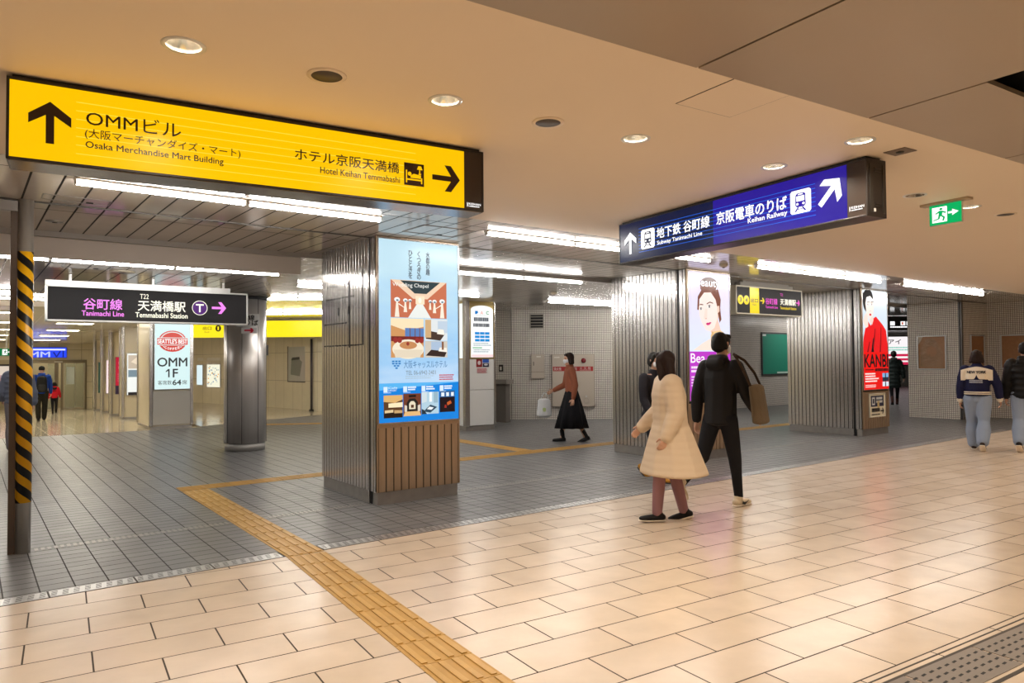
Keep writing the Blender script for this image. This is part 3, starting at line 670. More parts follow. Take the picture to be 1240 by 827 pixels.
for s_, x0, x1, z0, z1, bo, m_ in [('谷町線', 10.907, 11.256, 2.437, 2.545, .01, MAG), ('Tanimachi Line', 10.904, 11.265, 2.37, 2.413, .015, MAG), ('天満橋駅', 11.345, 11.828, 2.44, 2.55, .01, CRM), ('Temmabashi Station', 11.341, 11.84, 2.365, 2.413, .015, YE2), ('T22', 11.345, 11.43, 2.60, 2.645, 0, MAG)]:
    a = Art(-.004); a.text(s_, x0-10.08, x1-10.08, z0, z1, m_, bo); a.build('lettering', e)
MB().box(.2, 1.75, .05, .17, 2.725, 2.79).build('ceiling_mount', mat('hanger_grey', (.25, .23, .2), .5), e)
MB().box(.3, 1.65, .07, .15, 2.79, 2.822).build('hanger', mat('hanger_grey', (.25, .23, .2), .5), e)

# green exit sign in the cream ceiling
GRN = lit((0, 175, 95), 1.0)
def running_man(a, x0, x1, z0, z1, m, g_):
    W, H = x1-x0, z1-z0; X = lambda u: x0+W*u; Z = lambda v: z0+H*v
    a.rect(X(.06), X(.56), Z(.08), Z(.92), m)
    a.ell(X(.36), Z(.80), W*.055, H*.065, g_)
    for p in ([(.30, .72), (.42, .70), (.40, .46), (.27, .44)], [(.40, .70), (.54, .60), (.52, .53), (.38, .62)], [(.31, .71), (.16, .58), (.20, .53), (.32, .62)], [(.38, .48), (.50, .34), (.46, .14), (.40, .15), (.43, .32), (.32, .44)], [(.28, .47), (.26, .30), (.10, .24), (.10, .18), (.31, .25), (.36, .46)]):
        a.poly([(X(u), Z(v)) for u, v in p], g_)
    a.rect(X(.60), X(.78), Z(.48), Z(.58), m).poly([(X(.74), Z(.36)), (X(.95), Z(.53)), (X(.74), Z(.70))], m)
xs = empty('exit_sign', cw(6.33, 3.18, 0), math.radians(-97), 'green hanging exit sign with running figure and arrow, under the cream ceiling', 'exit sign')
MB().box(-.135, .135, .0, .02, 2.625, 2.80).build('housing', ALU, xs)
a = Art(-.001); a.rect(-.133, .133, 2.628, 2.797, GRN); running_man(a, -.125, .125, 2.635, 2.79, WHT, GRN); a.build('face_panel', xs)
MB().box(-.2, .2, -.03, .05, 2.80, 2.82).build('ceiling_plate', mat('plate_beige', (.45, .34, .22), .4), xs)

# ------------------------------------------------------------------ poster light boxes on the columns
def lightbox(loc, rz, W, z0, z1, label, name='poster_light_box', fm=None, dep=.02):
    """Shallow lit poster case; origin at its lower left front corner on the floor line."""
    root = empty(name, loc, rz, label, 'poster')
    q = MB(); fw_ = .014
    q.box(-fw_, W+fw_, -.012, dep, z0-fw_, z0).box(-fw_, W+fw_, -.012, dep, z1, z1+fw_).box(-fw_, 0, -.012, dep, z0, z1).box(W, W+fw_, -.012, dep, z0, z1)
    q.box(0, W, .004, dep, z0, z1)
    q.build('frame', fm or STEEL_PLAIN, root, bevel=.002)
    return root
def grad(name, c0, c1, c2, z0, z1, e=1.0, noise=0.0):     # printed sky: colour runs with height and soft clouds
    m = bpy.data.materials.new(name); m.use_nodes = True; nt = m.node_tree; b_ = nt.nodes['Principled BSDF']; N = nt.nodes.new
    tc = N('ShaderNodeTexCoord'); sp = N('ShaderNodeSeparateXYZ'); nt.links.new(tc.outputs['Object'], sp.inputs[0])
    mr = N('ShaderNodeMapRange'); mr.inputs['From Min'].default_value = z0; mr.inputs['From Max'].default_value = z1; nt.links.new(sp.outputs[2], mr.inputs[0])
    n = N('ShaderNodeTexNoise'); n.inputs['Scale'].default_value = 2.2; n.inputs['Detail'].default_value = 3; mp = N('ShaderNodeMapping'); mp.inputs['Scale'].default_value = (.8, 1, 2.4); mp.inputs['Rotation'].default_value = (0, .35, 0)
    nt.links.new(tc.outputs['Object'], mp.inputs[0]); nt.links.new(mp.outputs[0], n.inputs[0])
    ad = N('ShaderNodeMath'); ad.operation = 'MULTIPLY_ADD'; ad.inputs[1].default_value = noise; nt.links.new(n.outputs[0], ad.inputs[0]); nt.links.new(mr.outputs[0], ad.inputs[2])
    cr = N('ShaderNodeValToRGB'); cr.color_ramp.elements[0].color = (*lin(*c0), 1); cr.color_ramp.elements[1].color = (*lin(*c2), 1)
    el = cr.color_ramp.elements.new(.5); el.color = (*lin(*c1), 1)
    nt.links.new(ad.outputs[0], cr.inputs[0]); nt.links.new(cr.outputs[0], b_.inputs['Emission Color']); b_.inputs['Emission Strength'].default_value = e*.88
    b_.inputs['Base Color'].default_value = (.08, .08, .08, 1); b_.inputs['Specular IOR Level'].default_value = .25; b_.inputs['Roughness'].default_value = .25
    return m
T = lambda *c: lit(c, 1.0)
# --- hotel poster
W, Z0, Z1 = .975, .856, 2.79
p = lightbox((3.34, 6.842, 0), 0, W, Z0, Z1, 'tall blue and white hotel poster with photographs, lit on the nearest steel column')
a = Art(.0); a.rect(0, W, Z0, Z1, grad('poster_sky', (225, 236, 250), (150, 200, 240), (190, 225, 240), Z0+.3, Z1+.25, 1.0, .55)); a.build('poster', p)
PV = lambda v: Z1-(v-28)/732*(Z1-Z0); PU = lambda u: (u-57)/318*W
a = Art(-.001)
inkb = mat('print_navy', lin(30, 50, 80), .4)
for i, (cx, col_) in enumerate([(250, '水\n都\nの\n趣'), (214, 'く\nつ\nろ\nぎ\nの'), (180, 'ひ\nと\nと\nき\nを')]):
    a.text(col_, PU(cx-8), PU(cx+8), PV([162, 182, 180][i]), PV(66), inkb, .004)
a.build('lettering', p)
# chapel photograph
a = Art(-.001); X = lambda u: PU(u); Z = PV
a.rect(X(103), X(327), Z(340), Z(188), T(196, 112, 82))
a.poly([(X(103), Z(188)), (X(327), Z(188)), (X(248), Z(262)), (X(190), Z(262))], T(236, 206, 178)).poly([(X(140), Z(190)), (X(300), Z(190)), (X(244), Z(240)), (X(196), Z(240))], T(52, 66, 70))
a.poly([(X(170), Z(340)), (X(262), Z(340)), (X(228), Z(282)), (X(206), Z(282))], T(232, 236, 232)).rect(X(200), X(236), Z(284), Z(250), T(250, 226, 196)).ell(X(217), Z(268), .02, .03, T(255, 246, 230))
for sx in (-1, 1):
    for k, (du, z0_, z1_) in enumerate([(90, 338, 268), (58, 318, 270), (40, 305, 270)]):
        u = 217+sx*du; wd = 9-2*k
        a.poly([(X(u-wd), Z(z0_)), (X(u+wd), Z(z0_)), (X(u+wd*.3), Z(z1_)), (X(u-wd*.3), Z(z1_))], T(246, 232, 214)); a.ell(X(u), Z(z1_), .034-.007*k, .024-.004*k, T(240, 244, 246)); a.ell(X(u+1), Z(z1_+3), .016, .010, T(110, 130, 140))
    a.poly([(X(217+sx*85), Z(282)), (X(217+sx*60), Z(300)), (X(217+sx*60), Z(303)), (X(217+sx*86), Z(287))][::sx], T(250, 240, 226))
a.text('Wedding Chapel', X(108), X(250), Z(220), Z(200), T(245, 245, 240)); a.build('chapel_photograph', p)
a = Art(-.001)                               # dining room
a.rect(X(103), X(232), Z(502), Z(343), T(206, 150, 96)).poly([(X(103), Z(343)), (X(232), Z(343)), (X(232), Z(376)), (X(160), Z(392)), (X(103), Z(372))], T(246, 224, 186)).rect(X(158), X(232), Z(416), Z(382), T(92, 128, 186))
for u in (176, 196, 214): a.rect(X(u), X(u+3), Z(416), Z(382), T(120, 78, 52))
a.rect(X(103), X(232), Z(436), Z(416), T(122, 46, 40)).ell(X(170), Z(468), .19, .105, T(240, 228, 206)).poly([(X(112), Z(470)), (X(228), Z(470)), (X(216), Z(502)), (X(120), Z(502))], T(226, 212, 188)).ell(X(170), Z(452), .105, .042, T(196, 138, 90)).ell(X(168), Z(446), .018, .02, T(150, 60, 50))
for u in (120, 136, 205, 222): a.ell(X(u), Z(432), .028, .03, T(150, 52, 48))
a.build('dining_photograph', p)
a = Art(-.001)                               # two bedrooms
a.rect(X(237), X(330), Z(432), Z(343), T(222, 228, 230)).rect(X(290), X(330), Z(400), Z(350), T(190, 206, 222)).poly([(X(240), Z(425)), (X(300), Z(432)), (X(320), Z(404)), (X(256), Z(392))], T(74, 58, 50)).poly([(X(286), Z(404)), (X(318), Z(408)), (X(314), Z(386)), (X(292), Z(384))], T(250, 240, 226)).rect(X(238), X(262), Z(420), Z(346), T(206, 170, 124)); a.build('bedroom_photograph', p)
a = Art(-.001)
a.rect(X(237), X(330), Z(502), Z(434), T(206, 198, 186)).rect(X(262), X(306), Z(476), Z(436), T(170, 190, 214)).poly([(X(240), Z(494)), (X(318), Z(500)), (X(328), Z(476)), (X(262), Z(470))], T(58, 44, 40)).poly([(X(292), Z(476)), (X(328), Z(480)), (X(326), Z(462)), (X(298), Z(460))], T(244, 236, 224)).rect(X(306), X(314), Z(470), Z(436), T(132, 88, 60)); a.build('bedroom_photograph', p)
a = Art(-.001)                               # hotel emblem and name
for r, n_ in enumerate((3, 3, 2, 1)):
    for k in range(n_):
        u = 124+(k-(n_-1)/2)*12; a.poly([(X(u-5), Z(514+r*9)), (X(u+5), Z(514+r*9)), (X(u+4), Z(520+r*9)), (X(u-4), Z(520+r*9))][::-1], T(44, 120, 190))
a.text('大阪キャッスルホテル', X(152), X(328), Z(546), Z(514), T(74, 118, 170)).text('TEL 06-6942-2401', X(160), X(280), Z(572), Z(555), T(120, 130, 140)).bars(X(158), X(276), Z(592), Z(576), 2, T(170, 190, 205), .4).bars(X(294), X(360), Z(600), Z(573), 3, T(190, 60, 70), .55); a.build('hotel_name', p)
a = Art(-.001); a.rect(0, W, Z(760), Z(606), T(24, 130, 220)).poly([(0, Z(632)), (0, Z(604)), (W, Z(604)), (W, Z(606))], T(90, 180, 240))
for k, (u0, u1, tops) in enumerate([(75, 147, ['Café', 'LAPORT']), (150, 220, ['Chinese restaurant', 'KOYOKAKU']), (222, 292, ['Restaurant', 'RIVIERE']), (296, 360, ['Lounge Bar', 'AVANT'])]):
    a.rect(X(u0), X(u0+15), Z(640), Z(618), T(214, 234, 250)); (a.text(tops[0], X(u0+18), X(u0+52), Z(626), Z(619), T(230, 242, 252)).text(tops[1], X(u0+18), X(u0+50), Z(637), Z(629), T(230, 242, 252)) if k == 0 else a.bars(X(u0+18), X(u0+54), Z(637), Z(619), 2, T(230, 242, 252), .7, .2)); a.bars(X(u0), X(u0+30), Z(645), Z(641), 1, T(214, 234, 250))
a.build('restaurant_band', p)
def room(u0, u1, v0, v1, bg, parts):
    a = Art(-.0035); W_, H_ = X(u1)-X(u0), Z(v0)-Z(v1); a.rect(X(u0), X(u1), Z(v1), Z(v0), bg)
    for poly, c in parts: a.poly([(X(u0)+W_*x, Z(v1)+H_*y_) for x, y_ in poly], c)
    a.build('restaurant_photograph', p)
room(75, 147, 652, 742, T(92, 62, 40), [([(0, 1), (0, .72), (.6, .66), (1, .8), (1, 1)], T(220, 176, 112)), ([(.25, .46), (1, .46), (1, .68), (.25, .64)], T(252, 232, 190)), ([(0, 0), (1, 0), (1, .22), (0, .28)], T(40, 28, 22)), ([(.05, .22), (.5, .24), (.5, .36), (.05, .34)], T(222, 196, 150)), ([(.55, .2), (.98, .2), (.98, .32), (.55, .34)], T(196, 160, 110))])
room(150, 220, 648, 738, T(112, 60, 42), [([(0, 0), (1, 0), (.9, .22), (.1, .22)], T(226, 182, 122)), ([(.2, .2), (.8, .2), (.82, .6), (.66, .78), (.34, .78), (.18, .6)], T(40, 36, 34)), ([(.32, .3), (.68, .3), (.68, .56), (.58, .66), (.42, .66), (.32, .56)], T(226, 216, 190)), ([(.42, .36), (.58, .36), (.58, .5), (.42, .5)], T(90, 60, 44)), ([(.06, .2), (.2, .2), (.2, .46), (.06, .5)], T(216, 206, 190)), ([(.8, .2), (.95, .2), (.95, .5), (.8, .46)], T(216, 206, 190)), ([(.3, .84), (.7, .84), (.7, .94), (.3, .94)], T(30, 24, 22))])
room(222, 292, 644, 734, T(176, 206, 222), [([(.0, .5), (.3, .56), (.3, 1), (0, 1)], T(206, 220, 226)), ([(.45, .55), (.6, .55), (.6, 1), (.45, 1)], T(240, 246, 248)), ([(.7, .5), (.95, .5), (.95, 1), (.7, 1)], T(150, 180, 196)), ([(.1, .12), (.5, .05), (.9, .3), (.5, .42)], T(48, 74, 92)), ([(.3, .22), (.56, .18), (.7, .28), (.44, .33)], T(236, 244, 248)), ([(0, 0), (.3, 0), (.12, .2), (0, .24)], T(40, 54, 64))])
room(296, 360, 641, 730, T(34, 22, 26), [([(0, .7), (1, .7), (1, 1), (0, 1)], T(44, 96, 152)), ([(.1, .74), (.3, .74), (.3, .92), (.1, .92)], T(226, 236, 244)), ([(.42, .74), (.6, .74), (.6, .92), (.42, .92)], T(226, 236, 244)), ([(.74, .74), (.92, .74), (.92, .92), (.74, .92)], T(226, 236, 244)), ([(.5, .3), (.78, .4), (.7, .54), (.46, .44)], T(196, 92, 44)), ([(.3, .2), (.44, .2), (.42, .34), (.32, .34)], T(160, 50, 40))])

def eye(a, cx, cz, s, m_w=T(250, 244, 240), iris=T(70, 60, 66)):
    a.poly([(cx-s, cz), (cx-s*.4, cz+s*.42), (cx+s*.4, cz+s*.42), (cx+s, cz), (cx+s*.3, cz-s*.36), (cx-s*.4, cz-s*.36)][::-1], m_w); a.ell(cx, cz+.02*s, s*.40, s*.42, iris, 16); a.ell(cx, cz, s*.2, s*.2, T(20, 16, 20), 12); a.ell(cx+s*.13, cz+s*.14, s*.09, s*.09, T(255, 255, 255), 8)
    a.poly([(cx-s*1.1, cz+s*.06), (cx-s*.4, cz+s*.52), (cx+s*.4, cz+s*.52), (cx+s*1.15, cz+s*.1), (cx+s*.4, cz+s*.38), (cx-s*.4, cz+s*.38)][::-1], T(54, 36, 34))
# --- beauty poster
W, Z0, Z1 = .962, .890, 2.79
p = lightbox((8.325, 6.892, 0), 0, W, Z0, Z1, 'tall lit beauty poster of a woman over a purple band, on the second steel column')
PU = lambda u: (u-38)/225*W; PV = lambda v: Z1-(v-35)/727*(Z1-Z0); X, Z = PU, PV
a = Art(0); a.rect(0, W, Z0, Z1, grad('poster_lilac', (244, 240, 252), (220, 230, 250), (226, 214, 246), Z0, Z1, 1.05, .2)); a.build('poster', p)
a = Art(-.001); SK, SK2, HR, HR2 = T(250, 230, 222), T(240, 204, 186), T(124, 74, 58), T(84, 46, 38)
a.poly([(X(164), Z(395)), (X(214), Z(372)), (X(196), Z(300)), (X(214), Z(235)), (X(140), Z(330))], SK2)                       # neck
a.poly([(X(60), Z(480)), (X(110), Z(440)), (X(165), Z(405)), (X(214), Z(372)), (X(262), Z(420)), (X(262), Z(480))], T(246, 226, 214))
a.poly([(X(84), Z(250)), (X(88), Z(175)), (X(112), Z(128)), (X(160), Z(112)), (X(200), Z(128)), (X(214), Z(185)), (X(210), Z(235)), (X(216), Z(300)), (X(206), Z(320)), (X(196), Z(260)), (X(172), Z(170)), (X(128), Z(146)), (X(96), Z(190)), (X(94), Z(252))], HR)
a.ell(X(150), Z(104), .215, .115, HR2).ell(X(148), Z(124), .20, .075, HR)
a.poly([(X(92), Z(240)), (X(98), Z(186)), (X(122), Z(150)), (X(158), Z(146)), (X(184), Z(186)), (X(196), Z(240)), (X(192), Z(300)), (X(176), Z(350)), (X(152), Z(372)), (X(128), Z(364)), (X(106), Z(320)), (X(94), Z(280))], SK)
a.poly([(X(192), Z(225)), (X(204), Z(220)), (X(206), Z(252)), (X(194), Z(268))], SK2)
a.poly([(X(126), Z(240)), (X(138), Z(244)), (X(136), Z(296)), (X(124), Z(304)), (X(118), Z(298))], T(246, 220, 208)).ell(X(130), Z(299), .018, .007, T(222, 168, 150))
eye(a, X(103), Z(245), .040); eye(a, X(148), Z(229), .047)
a.poly([(X(90), Z(228)), (X(98), Z(216)), (X(114), Z(218)), (X(114), Z(223)), (X(98), Z(222))], T(120, 76, 58)).poly([(X(132), Z(212)), (X(150), Z(200)), (X(168), Z(206)), (X(168), Z(211)), (X(150), Z(206)), (X(134), Z(217))], T(120, 76, 58))
a.poly([(X(126), Z(328)), (X(136), Z(321)), (X(142), Z(323)), (X(148), Z(318)), (X(157), Z(320)), (X(146), Z(335)), (X(134), Z(337))], T(222, 62, 128)).poly([(X(126), Z(328)), (X(157), Z(320)), (X(157), Z(322)), (X(128), Z(330))], T(150, 30, 90))
a.poly([(X(152), Z(395)), (X(160), Z(374)), (X(206), Z(364)), (X(226), Z(376)), (X(200), Z(394)), (X(190), Z(420)), (X(152), Z(424))], T(232, 196, 140)).poly([(X(158), Z(372)), (X(160), Z(420)), (X(166), Z(420)), (X(166), Z(372))], T(214, 172, 116))
a.build('portrait', p)
a = Art(-.008); a.text('Beauty', X(78), X(205), Z(128), Z(70), T(252, 250, 255), .02); a.build('lettering', p)
PUR = T(190, 62, 200)
a = Art(-.001); a.rect(0, W, Z(762), Z(487), PUR); a.build('purple_band', p)
a = Art(-.003); a.text('Bea', X(46), X(122), Z(550), Z(498), T(252, 244, 252), .012).text('co', X(214), X(252), Z(550), Z(514), T(252, 244, 252), .012); a.build('lettering', p)
a = Art(-.003); a.bars(X(48), X(150), Z(612), Z(570), 2, T(250, 236, 250), .6); a.bars(X(48), X(135), Z(690), Z(626), 4, T(246, 226, 246), .5); a.bars(X(48), X(110), Z(735), Z(695), 6, T(120, 30, 130), .5); a.ell(X(56), Z(746), .02, .02, T(250, 240, 250)); a.build('small_print', p)

# --- red poster
W, Z0, Z1 = .955, .884, 2.80
p = lightbox((13.532, 7.022, 0), 0, W, Z0, Z1, 'lit poster of a woman in red above a red field with black capitals')
PU = lambda u: (u-56)/128*W; PV = lambda v: Z1-(v-50)/520*(Z1-Z0); X, Z = PU, PV
a = Art(0); a.rect(0, W, Z0, Z1, grad('poster_grey', (226, 232, 238), (206, 222, 236), (214, 228, 240), Z0, Z1, 1.0, .2)); a.build('poster', p)
RD, RD2, BK = T(226, 30, 34), T(150, 18, 24), mat('print_black', (.012, .01, .012), .6, spec=.1)
a = Art(-.001)
a.poly([(X(56), Z(375)), (X(60), Z(300)), (X(70), Z(250)), (X(84), Z(212)), (X(98), Z(236)), (X(112), Z(196)), (X(126), Z(186)), (X(160), Z(228)), (X(178), Z(258)), (X(184), Z(330)), (X(184), Z(375))], RD)
for q_ in ([(96, 375), (112, 300), (118, 250), (122, 250), (118, 310), (108, 375)], [(140, 375), (146, 300), (150, 240), (153, 240), (152, 310), (148, 375)], [(76, 375), (88, 320), (92, 320), (84, 375)]): a.poly([(X(u), Z(v_)) for u, v_ in q_], RD2)
a.poly([(X(98), Z(375)), (X(102), Z(340)), (X(108), Z(300)), (X(112), Z(300)), (X(108), Z(345)), (X(112), Z(375))], BK)
a.poly([(X(92), Z(215)), (X(92), Z(190)), (X(110), Z(185)), (X(112), Z(205)), (X(104), Z(232))], T(240, 210, 196))
a.ell(X(86), Z(105), .205, .235, BK).ell(X(64), Z(92), .10, .10, BK)
a.poly([(X(72), Z(120)), (X(78), Z(88)), (X(96), Z(80)), (X(112), Z(98)), (X(114), Z(140)), (X(110), Z(172)), (X(98), Z(200)), (X(88), Z(198)), (X(76), Z(170))], T(248, 226, 216))
a.poly([(X(58), Z(215)), (X(66), Z(186)), (X(74), Z(170)), (X(80), Z(178)), (X(84), Z(205)), (X(84), Z(240)), (X(72), Z(250))], T(246, 220, 208))
eye(a, X(84), Z(126), .038); eye(a, X(104), Z(124), .038); a.poly([(X(78), Z(112)), (X(92), Z(110)), (X(92), Z(114)), (X(78), Z(116))], BK).poly([(X(98), Z(110)), (X(112), Z(108)), (X(112), Z(112)), (X(98), Z(114))], BK)
a.ell(X(95), Z(158), .02, .008, T(220, 170, 156)).ell(X(94), Z(178), .040, .022, T(206, 30, 50))
a.build('portrait', p)
a = Art(-.009); a.rect(0, W, Z0, Z(374), T(228, 26, 24)); a.build('red_field', p)
a = Art(-.012); a.text('KANBI', X(60), X(181), Z(452), Z(386), BK, .03).bars(X(112), X(182), Z(478), Z(460), 1, BK, .85, 0).bars(X(64), X(108), Z(474), Z(464), 1, BK); a.build('lettering', p)
a = Art(-.012); a.bars(X(62), X(134), Z(536), Z(484), 4, T(255, 236, 230), .55, .3).bars(X(62), X(120), Z(562), Z(545), 3, T(255, 220, 214), .5).rect(X(150), X(182), Z(508), Z(486), T(120, 170, 210)).rect(X(150), X(182), Z(530), Z(508), T(36, 50, 66)).rect(X(150), X(182), Z(556), Z(532), T(214, 226, 236)).rect(X(163), X(168), Z(556), Z(486), T(40, 40, 50)); a.build('small_print', p)
# notice below the red poster
p = lightbox((13.74, 7.022, 0), 0, .59, .36, .79, 'small navy and cream notice with an arrow, mounted below the red poster', 'wall_notice', mat('frame_cream', (.62, .58, .46), .4))
p['category'] = 'notice'
a = Art(-.001); a.rect(0, .59, .36, .79, flatc((226, 214, 184))).rect(.045, .545, .55, .76, flatc((26, 30, 62))); a.build('face', p)
a = Art(-.003); a.rect(.09, .20, .58, .73, flatc((214, 212, 206))).rect(.115, .175, .61, .70, flatc((26, 30, 62))).bars(.25, .50, .60, .73, 2, flatc((220, 218, 210)), .7, .1).rect(.29, .37, .52, .66, flatc((200, 176, 120))).bars(.07, .38, .44, .52, 1, flatc((40, 36, 36)), .9, 0).bars(.07, .38, .385, .41, 1, flatc((40, 36, 36)), .9, 0)
arrow(a, .475, .46, .13, PI/2, flatc((30, 28, 30)), hw=.86); a.build('lettering', p)
# notice on the round column
p = empty('wall_notice', (3.45, 12.44, 0), math.radians(-36), 'white paper notice with a red arrow stuck on the round steel column', 'notice')
q = MB(); q.box(.02, .40, -.012, -.004, 2.10, 2.31).box(.10, .36, -.012, -.004, 1.985, 2.085); q.build('paper', flatc((225, 225, 225)), p)
a = Art(-.013); a.text('列線\nのりば', .04, .38, 2.12, 2.295, flatc((30, 30, 34)), .012); arrow(a, .23, 2.035, .16, PI/2, flatc((200, 30, 60)), hw=.5); a.build('lettering', p)
MB().box(.52, .56, .02, .10, 1.62, 1.80).build('switch_box', BLACK, rc, (-.19, -.10, 0))

# ------------------------------------------------------------------ things on the walls
def on_wall(p0, p1, u=0.0):
    d = Vector((p1[0]-p0[0], p1[1]-p0[1])); L = d.length; rz = math.atan2(d.y, d.x)
    return (p0[0]+d.x/L*u, p0[1]+d.y/L*u, 0), rz
TW = ((10.86, 14.67), (13.63, 12.41)); SW = ((10.35, 15.9), (10.85, 14.68))
BEIGE = mat('enamel_beige', (.52, .45, .37), .35)
loc, rz = on_wall(*TW, .49); e = empty('meter_box', loc, rz, 'small beige metal box with a keyhole on the mosaic wall, left of the hydrant cabinet', 'wall box')
MB().box(0, .345, -.05, 0, 1.03, 1.65).build('body', mat('box_edge', (.25, .21, .17), .4), e)
MB().box(.008, .337, -.058, -.05, 1.205, 1.642).build('door', BEIGE, e, bevel=.003); MB().box(.008, .337, -.056, -.05, 1.038, 1.195).build('lower_cover', BEIGE, e, bevel=.003)
MB().box(.06, .075, -.063, -.058, 1.36, 1.46).build('lock', DARK, e); a = Art(-.0585); a.bars(.14, .27, 1.57, 1.60, 1, flatc((235, 232, 225)), .9); a.build('lettering', e)
loc, rz = on_wall(*TW, 1.015); e = empty('hydrant_cabinet', loc, rz, 'large beige hydrant cabinet with red band and round red lamps on the mosaic wall', 'fire cabinet')
MB().box(0, 1.076, -.06, 0, .319, 1.645).build('body', mat('box_edge', (.25, .21, .17), .4), e)
MB().box(.012, 1.064, -.068, -.06, .331, 1.633).build('door', BEIGE, e, bevel=.003)
RED = mat('signal_red', (.35, .02, .02), .35)
a = Art(-.069); a.rect(.028, 1.038, 1.216, 1.331, RED); a.text('消火栓', .05, .24, 1.235, 1.315, flatc((225, 200, 195)), .01).text('消', .55, .63, 1.232, 1.318, flatc((225, 200, 195))).text('火 災 報', .70, .98, 1.255, 1.32, flatc((225, 200, 195))).bars(.70, .98, 1.225, 1.245, 1, flatc((225, 200, 195))).bars(.06, .20, 1.55, 1.575, 1, flatc((235, 232, 225)), .9, 0); a.build('red_band', e)
for u in (.80, .42): MB().lathe([(0, 0), (.062, 0), (.062, .02), (.045, .04), (0, .045)], 24).build('red_lamp', mat('lamp_red', (.16, .01, .015), .2), e, (u, -.068, 1.482)).rotation_euler = (PI/2, 0, 0)
MB().lathe([(.065, 0), (.065, .006), (.058, .006), (.058, 0)], 24).build('hose_port', mat('port', (.4, .34, .28), .4), e, (.86, -.068, .47)).rotation_euler = (PI/2, 0, 0)
MB().box(.84, .88, -.082, -.068, .56, .60).build('handle', ALU, e, bevel=.004)
loc, rz = on_wall(*TW, .469); e = empty('air_vent', loc, rz, 'black louvred air vent high on the mosaic wall', 'air vent')
q = MB(); q.box(0, .355, -.02, 0, 2.30, 2.325).box(0, .355, -.02, 0, 2.645, 2.667).box(0, .02, -.02, 0, 2.325, 2.645).box(.335, .355, -.02, 0, 2.325, 2.645); q.build('frame', mat('vent_frame', (.35, .31, .27), .5), e)
MB().box(.02, .335, -.002, 0, 2.325, 2.645).build('opening', DARK, e)
q = MB()
for k in range(4): q.box(.02, .335, -.018, -.004, 2.365+.075*k, 2.383+.075*k)
q.build('louvres', mat('vent_frame', (.35, .31, .27), .5), e)
loc, rz = on_wall(*SW, .95); e = empty('wall_switch', loc, rz, 'small dark switch plate on the narrow tiled wall beside the white notice pillar', 'switch')
MB().box(0, .13, -.012, 0, 1.21, 1.39).build('plate', BLACK, e, bevel=.003); MB().box(.04, .09, -.02, -.012, 1.25, 1.34).build('button', flatc((200, 195, 185)), e)
e = empty('counter_ledge', (9.98, 14.85, 0), rz, 'grey counter ledge projecting from the corner behind the white notice pillar', 'ledge')
MB().box(0, .95, -.25, .1, .93, 1.04).build('top', flatc((120, 112, 104)), e, bevel=.006); MB().box(.05, .85, -.12, .08, 0, .93).build('front', flatc((92, 85, 78)), e)

RW = ((14.6, 13.32), (25.0, 13.5))
e = empty('notice_board', on_wall(*RW, 5.06)[0], on_wall(*RW)[1], 'green notice board in a dark frame on the tiled wall beyond the second column', 'notice board')
q = MB(); q.box(-.04, 1.84, -.04, 0, .965, 1.01).box(-.04, 1.84, -.04, 0, 2.27, 2.315).box(-.04, 0, -.04, 0, 1.01, 2.27).box(1.80, 1.84, -.04, 0, 1.01, 2.27); q.build('frame', mat('board_frame', (.045, .045, .045), .4), e)
MB().box(0, 1.8, -.02, 0, 1.01, 2.27).build('felt', mat('green_felt', (.005, .235, .15), .7), e)
a = Art(-.021); a.rect(.02, .22, 2.20, 2.26, flatc((225, 240, 232))).rect(.8, 1.6, 1.02, 1.07, flatc((205, 225, 215))); a.build('paper_strip', e)
CORK = mat('cork', (.33, .165, .07), .6, noise=(14, .18, (1, 1, 1)))
FILM = mat('film', (.33, .2, .11), .12, noise=(5, .35, (1, 1, 1)), bump=('noise', 9, .5, (1, 1, 1)))
def cork_board(p0, p1, u, w_, z0, z1, lb, film=False):
    e = empty('notice_board', on_wall(p0, p1, u)[0], on_wall(p0, p1)[1], lb, 'notice board')
    f_ = .03; q = MB(); q.box(-f_, w_+f_, -.035, 0, z0-f_, z0).box(-f_, w_+f_, -.035, 0, z1, z1+f_).box(-f_, 0, -.035, 0, z0, z1).box(w_, w_+f_, -.035, 0, z0, z1); q.build('frame', ALU, e, bevel=.004)
    MB().box(0, w_, -.015, 0, z0, z1).build('cork', CORK, e)
    if film:
        a = Art(-.017); a.poly([(.04, z0+.05), (w_-.06, z0+.02), (w_-.04, z0+.40), (w_-.12, z1-.22), (w_*.55, z1-.03), (w_*.3, z1-.06), (.06, z1-.3)], FILM); a.ell(w_*.5, z0+.42, w_*.2, .13, CORK); a.rect(w_*.4, w_*.46, z0+.1, z0+.36, FILM); a.poly([(0, z1), (0, z1-.2), (.07, z1-.09), (.11, z1)], flatc((190, 176, 158))); a.build('cover_film', e)
R1 = ((18.78, 8.60), (18.86, 7.45)); R2 = ((18.95, 7.40), (20.03, 7.27)); R3 = ((20.03, 7.27), (20.1, 5.3))
cork_board(*R1, .25, .60, 1.22, 2.0, 'brown notice board with torn clear film in a silver frame, on the tiled wall end', True)
cork_board(*R2, .32, .56, 1.22, 2.0, 'narrow brown notice board in a silver frame behind the varsity jacket')
cork_board(*R3, .31, 1.2, 1.23, 2.0, 'wide brown notice board in a silver frame on the tiled wall at the right edge')
e = empty('corner_post', (18.905, 7.425, 0), 0, 'dark steel corner post at the end of the tiled wall', 'post')
MB().box(-.05, .045, -.04, .03, 0, 2.82).build('post', mat('post_dark', (.14, .13, .125), .3, .7), e, bevel=.005)
MB().box(-.055, -.045, -.015, .01, 0, 2.82).build('groove', DARK, e)

